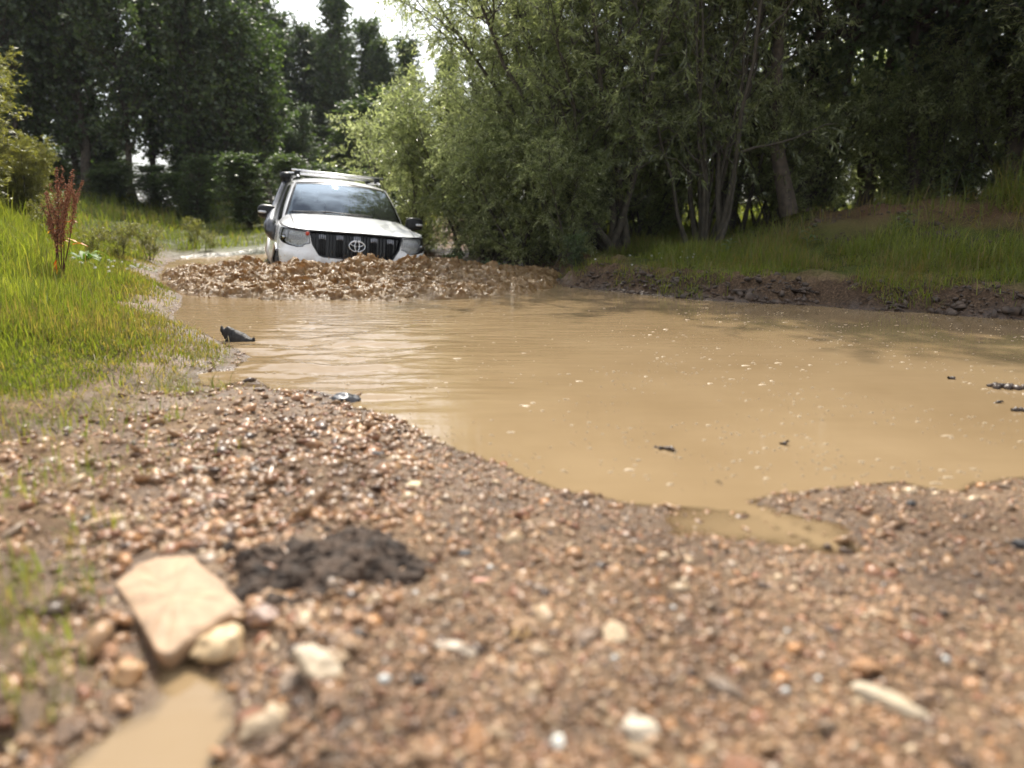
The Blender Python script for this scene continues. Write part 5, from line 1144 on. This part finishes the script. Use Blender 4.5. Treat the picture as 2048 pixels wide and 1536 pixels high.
def pebbles(sel, sub, jt):
    v0, f0 = sub; jit = v0[None] * (1 + jt * g.normal(size=(len(sel), len(v0), 1))).clip(.55, 1.5)
    sc3 = s[sel][:, None] * np.stack([g.uniform(.85, 1.45, len(sel)), g.uniform(.65, 1.05, len(sel)), g.uniform(.32, .75, len(sel))], -1)
    rz_ = g.random(len(sel)) * 6.283; cz, sz_ = np.cos(rz_), np.sin(rz_); V = jit * sc3[:, None]
    tl_ = g.normal(size=(len(sel), 2)) * .32; V[..., 2] += V[..., 0] * tl_[:, :1] + V[..., 1] * tl_[:, 1:]
    V = np.stack([V[..., 0] * cz[:, None] - V[..., 1] * sz_[:, None] + qx[sel, None], V[..., 0] * sz_[:, None] + V[..., 1] * cz[:, None] + qy[sel, None], V[..., 2] + (z[sel] + sc3[:, 2] * .08)[:, None]], -1)
    return V.reshape(-1, 3), (f0[None] + (np.arange(len(sel)) * len(v0))[:, None, None]).reshape(-1, 3), np.repeat(g.random(len(sel)), len(v0))
av = s[rest] / np.hypot(qx[rest], qy[rest]) > .0022
V1, F1, T1 = pebbles(rest[av], ICO0, .22); V2, F2, T2 = pebbles(rest[~av], OCT, .2)
V, F = merge([(V1, F1), (V2, F2)])
obj('gravel', mesh_np('gravel', V, F, m_peb, False, dict(tint=np.concatenate([T1, T2]))), kind='stuff', label='mixed brown, red and grey gravel at the pond edge')
smesh = []
for i in range(10):
    v, f = lump(i + 40, ICO2, (1, .78, .52), .35, 1.1, 0, .9); smesh.append(mesh_np('stone', v, f, m_stone, True))
for i in big:
    o = bpy.data.objects.new('stone', smesh[int(g.integers(10))]); COL.objects.link(o); o.parent = ground; q_ = float(s[i]) * 1.1
    o.location = (qx[i], qy[i], z[i] + q_ * .22); o.rotation_euler = (g.normal() * .25, g.normal() * .25, g.random() * 6.28); o.scale = (q_ * g.uniform(.9, 1.4), q_ * g.uniform(.8, 1.1), q_ * g.uniform(.6, 1.1))

# the stones large enough to name: (label, u, v, half sizes, rotation, colour, kind of mesh)
def named_stone(label, u, v_, scl, rot, col, seed, rough=.55, facet=.9, lift=.35, name='rock', sub=None, pts=None, z0=0.015):
    x_, y_ = pix(u, v_, z0); zz_ = hz(x_, y_)
    m_ = simple(name + '_surface', col, rough, noise=.28, nscale=22, bump=.5)
    v, f = lump(seed, sub or ICO3, scl, .22, 1.2, 0, facet); return thing(name, label, 'stone', (x_, y_, zz_ + scl[2] * lift), rot, me=mesh_np(name, v, f, m_, True))
# flat sandstone slab (outline from above, thickness under it)
SL = np.array([pix(u, v_, .038) for u, v_ in [(232, 1178), (275, 1142), (330, 1130), (385, 1128), (410, 1150), (445, 1178), (492, 1228), (445, 1248), (395, 1275), (338, 1312), (312, 1300), (285, 1255), (255, 1210)]])
ctr = SL.mean(0); zt_ = .054; prof = [(.0, .002, 1), (.5, .003, 1), (.88, .0015, 1), (.965, -.001, 1), (1.0, -.006, 1), (1.0, -.016, 1), (.965, -.028, 1), (.90, -.045, 1)]
dn = densify(SL, .008); th_ = np.linspace(0, 6.283, len(dn), endpoint=False); rings = []
for a_, dz__, _ in prof:
    a2 = a_ * (1 + .02 * perlin(np.cos(th_) * 6, np.sin(th_) * 6, a_ * 3 + dz__ * 60)); pt = (dn - ctr) * a2[:, None]
    zz_ = dz__ + .006 * fbm(pt[:, 0] * 22, pt[:, 1] * 22, 3.0, 3) + .004 * (((pt[:, 0] * .8 + pt[:, 1] * .6) < -.028) & (a_ < 1)) * -1 + .10 * pt[:, 1] * .4
    rings.append(np.stack([pt[:, 0], pt[:, 1], zz_], -1))
m_slab = simple('sandstone', (0.36, 0.24, 0.145), .7, noise=.22, nscale=26, bump=.6)
thing('sandstone_slab', 'large flat tan sandstone slab with broken edges, biggest stone on the shore', 'stone', (ctr[0], ctr[1], zt_), me=grid_mesh('sandstone_slab', np.array(rings).transpose(1, 0, 2), m_slab, True, closeu=True))
NS = [('angular pale stone leaning on the near corner of the sandstone slab', 438, 1300, (.052, .042, .036), (.1, -.1, .4), (.50, .36, .20), 3, .30),
      ('rounded orange-tan stone at the edge of the small muddy puddle', 252, 1358, (.030, .026, .024), (0, .2, 1), (.46, .27, .13), 7, .30),
      ('wedge-shaped pale stone with a dark undercut side', 640, 1372, (.044, .030, .020), (.1, .32, -.5), (.42, .33, .22), 9, .4),
      ('blocky tan stone between the puddle and the wedge-shaped stone', 532, 1452, (.040, .030, .022), (.2, -.15, .6), (.40, .30, .19), 12, .3),
      ('pinkish-brown stone just off the sandstone slab\'s outer corner', 528, 1262, (.036, .028, .018), (0, .1, .2), (.27, .18, .135), 15, .2),
      ('upright tan stone at the edge of the black mud clod', 776, 1262, (.017, .013, .021), (.1, 0, .1), (.36, .23, .15), 17, .4),
      ('bright cream pebble with rusty centre, nearest the camera', 1280, 1500, (.026, .022, .018), (0, .1, 0), (.56, .48, .36), 19, .4),
      ('oval cream pebble cut by the bottom of the view', 1115, 1522, (.012, .010, .010), (0, 0, 1.2), (.80, .78, .68), 20, .5),
      ('long pale flint lying aslant on the brown gravel', 1780, 1440, (.062, .022, .016), (0, .1, -.55), (.42, .34, .23), 23, .3),
      ('ochre elongated pebble on edge beyond the cream one', 1042, 1290, (.026, .013, .014), (.2, .1, .75), (.50, .32, .14), 25, .4),
      ('flat pale grey-brown stone next to the ochre pebble', 912, 1328, (.038, .017, .010), (0, .05, -.2), (.42, .34, .25), 27, .3),
      ('reddish flat sliver of stone on the gravel', 962, 1182, (.022, .010, .007), (0, 0, .2), (.46, .22, .14), 29, .4),
      ('yellow-white broken flint in front of the black mud clod', 822, 985, (.030, .020, .012), (.1, 0, .6), (.62, .50, .30), 31, .4),
      ('small black coal-like stone on the pebbles above the mud clod', 755, 912, (.026, .011, .009), (0, 0, -.1), (.035, .032, .032), 33, .5),
      ('dark round lump on the gravel spit by the channel', 1822, 1012, (.017, .012, .010), (0, 0, .3), (.028, .024, .022), 35, .5),
      ('black stone at the outer end of the gravel spit', 2040, 1104, (.024, .015, .014), (0, 0, .2), (.030, .028, .028), 37, .4),
      ('dark grey oval pebble beside the clod', 930, 1128, (.018, .011, .008), (0, 0, 0), (.05, .05, .052), 39, .4),
      ('tan long stone lying in the brown mud beyond the slab', 215, 1075, (.050, .018, .014), (0, .1, .8), (.48, .32, .19), 41, .3),
      ('grey-brown domed stone in the mud at the slab\'s far corner', 408, 1080, (.026, .016, .014), (0, 0, .7), (.34, .25, .19), 43, .3),
      ('flat grey pebble near the foot of the trampled grass', 398, 962, (.032, .014, .010), (0, 0, .1), (.34, .29, .22), 45, .4),
      ('grey stone at the top of the heap of pebbles', 512, 958, (.026, .016, .014), (0, 0, -.3), (.25, .22, .19), 47, .4),
      ('white pebble in the patchy grass', 140, 870, (.016, .011, .010), (0, 0, .3), (.70, .66, .55), 49, .4),
      ('pink-tan flat stone lying among the pebbles', 430, 1012, (.040, .016, .010), (0, 0, -.25), (.45, .26, .18), 51, .4)]
for lb, u, v_, sc_, rot_, col_, sd_, lf_ in NS: named_stone(lb, u, v_, sc_, rot_, col_, sd_, lift=lf_, sub=ICO3 if max(sc_) > .022 else ICO2)
G_SP = 'small white quartz pebbles scattered on the gravel'
m_q = simple('white_quartz', (.62, .62, .57), .35, noise=.1)
vq, fq = lump(3, ICO2, (1, .85, .7), .2, 1.3); meq = mesh_np('quartz_pebble', vq, fq, m_q, True)
for u, v_, s_, ql in [(1228, 1342, .0060, 'round white quartz pebble just beyond the big cream pebble'), (832, 1216, .0060, 'white quartz pebble at the near corner of the black mud clod'), (1345, 1234, .0055, 'white quartz pebble alone in the middle of the fine gravel'),
                       (1568, 1412, .0065, 'white quartz pebble between the big cream pebble and the long pale flint'), (1888, 1345, .0068, 'white quartz pebble beyond the far end of the long pale flint'), (1632, 1388, .006, 'white quartz pebble next to the tip of the long pale flint'),
                       (1572, 1286, .0048, 'tiny white quartz pebble halfway between the long pale flint and the channel'), (1810, 1270, .0045, 'tiny white quartz pebble on the open gravel near the outer spit'), (770, 1390, .010, 'largest white quartz pebble, beside the wedge-shaped stone'),
                       (980, 1155, .006, 'white quartz pebble next to the reddish flat sliver'), (1640, 1330, .0045, 'tiny white quartz pebble behind the one at the flint\'s tip'), (700, 1180, .005, 'white quartz pebble stuck at the edge of the black mud clod')]:
    x_, y_ = pix(u, v_, .015); thing('quartz_pebble', ql, 'pebble', (x_, y_, hz(x_, y_) + s_ * .5), (0, 0, u), G_SP, meq, s_)
# black mud clod
x_, y_ = pix(640, 1150, .02); m_clod = simple('black_peaty_mud', (.050, .031, .019), .85, noise=.7, nscale=30, bump=1.0)
gx_, gy_ = np.meshgrid(np.linspace(-.24, .24, 170), np.linspace(-.19, .19, 140), indexing='ij')
e_ = 1 - np.sqrt((gx_ / .228) ** 2 + ((gy_ - .02 * np.sin(gx_ * 16)) / .178) ** 2) + .42 * fbm(gx_ * 11, gy_ * 11, .4, 3)
hgt = .020 * ss(0, .5, e_) * (1 + .55 * fbm(gx_ * 14, gy_ * 14, 4.2, 4)) + .018 * ss(0, .3, e_) * rid(gx_ * 26, gy_ * 26, .5, 4) * .6 - .012
gz_ = surf(gx_ + x_, gy_ + y_)[0]; gz0 = hz(x_, y_)
ox_ = .012 * ss(0, .3, e_) * fbm(gx_ * 30, gy_ * 30, hgt * 40, 2)
thing('mud_clod', 'black crumbly clod of wet mud lying on the gravel', 'clod', (x_, y_, gz0), me=grid_mesh('mud_clod', np.stack([gx_ + ox_, gy_, gz_ - gz0 + hgt - .02 * (e_ < 0)], -1), m_clod, True))

# ---------------------------------------------------------------- thin summer haze over the whole place
m_haze = bpy.data.materials.new('haze_air'); m_haze.use_nodes = True; n = m_haze.node_tree.nodes; l = m_haze.node_tree.links; n.clear()
o_ = n.new('ShaderNodeOutputMaterial'); pv = n.new('ShaderNodeVolumePrincipled'); pv.inputs['Density'].default_value = HAZE; pv.inputs['Color'].default_value = (.90, .95, 1, 1); pv.inputs['Anisotropy'].default_value = .25
l.new(pv.outputs[0], o_.inputs['Volume'])
v, f = box((0, 260, 6.0), (960, 860, 20)); obj('haze', mesh_np('haze', v, f, m_haze), kind='stuff', label='thin pale summer haze over the pond and wood')
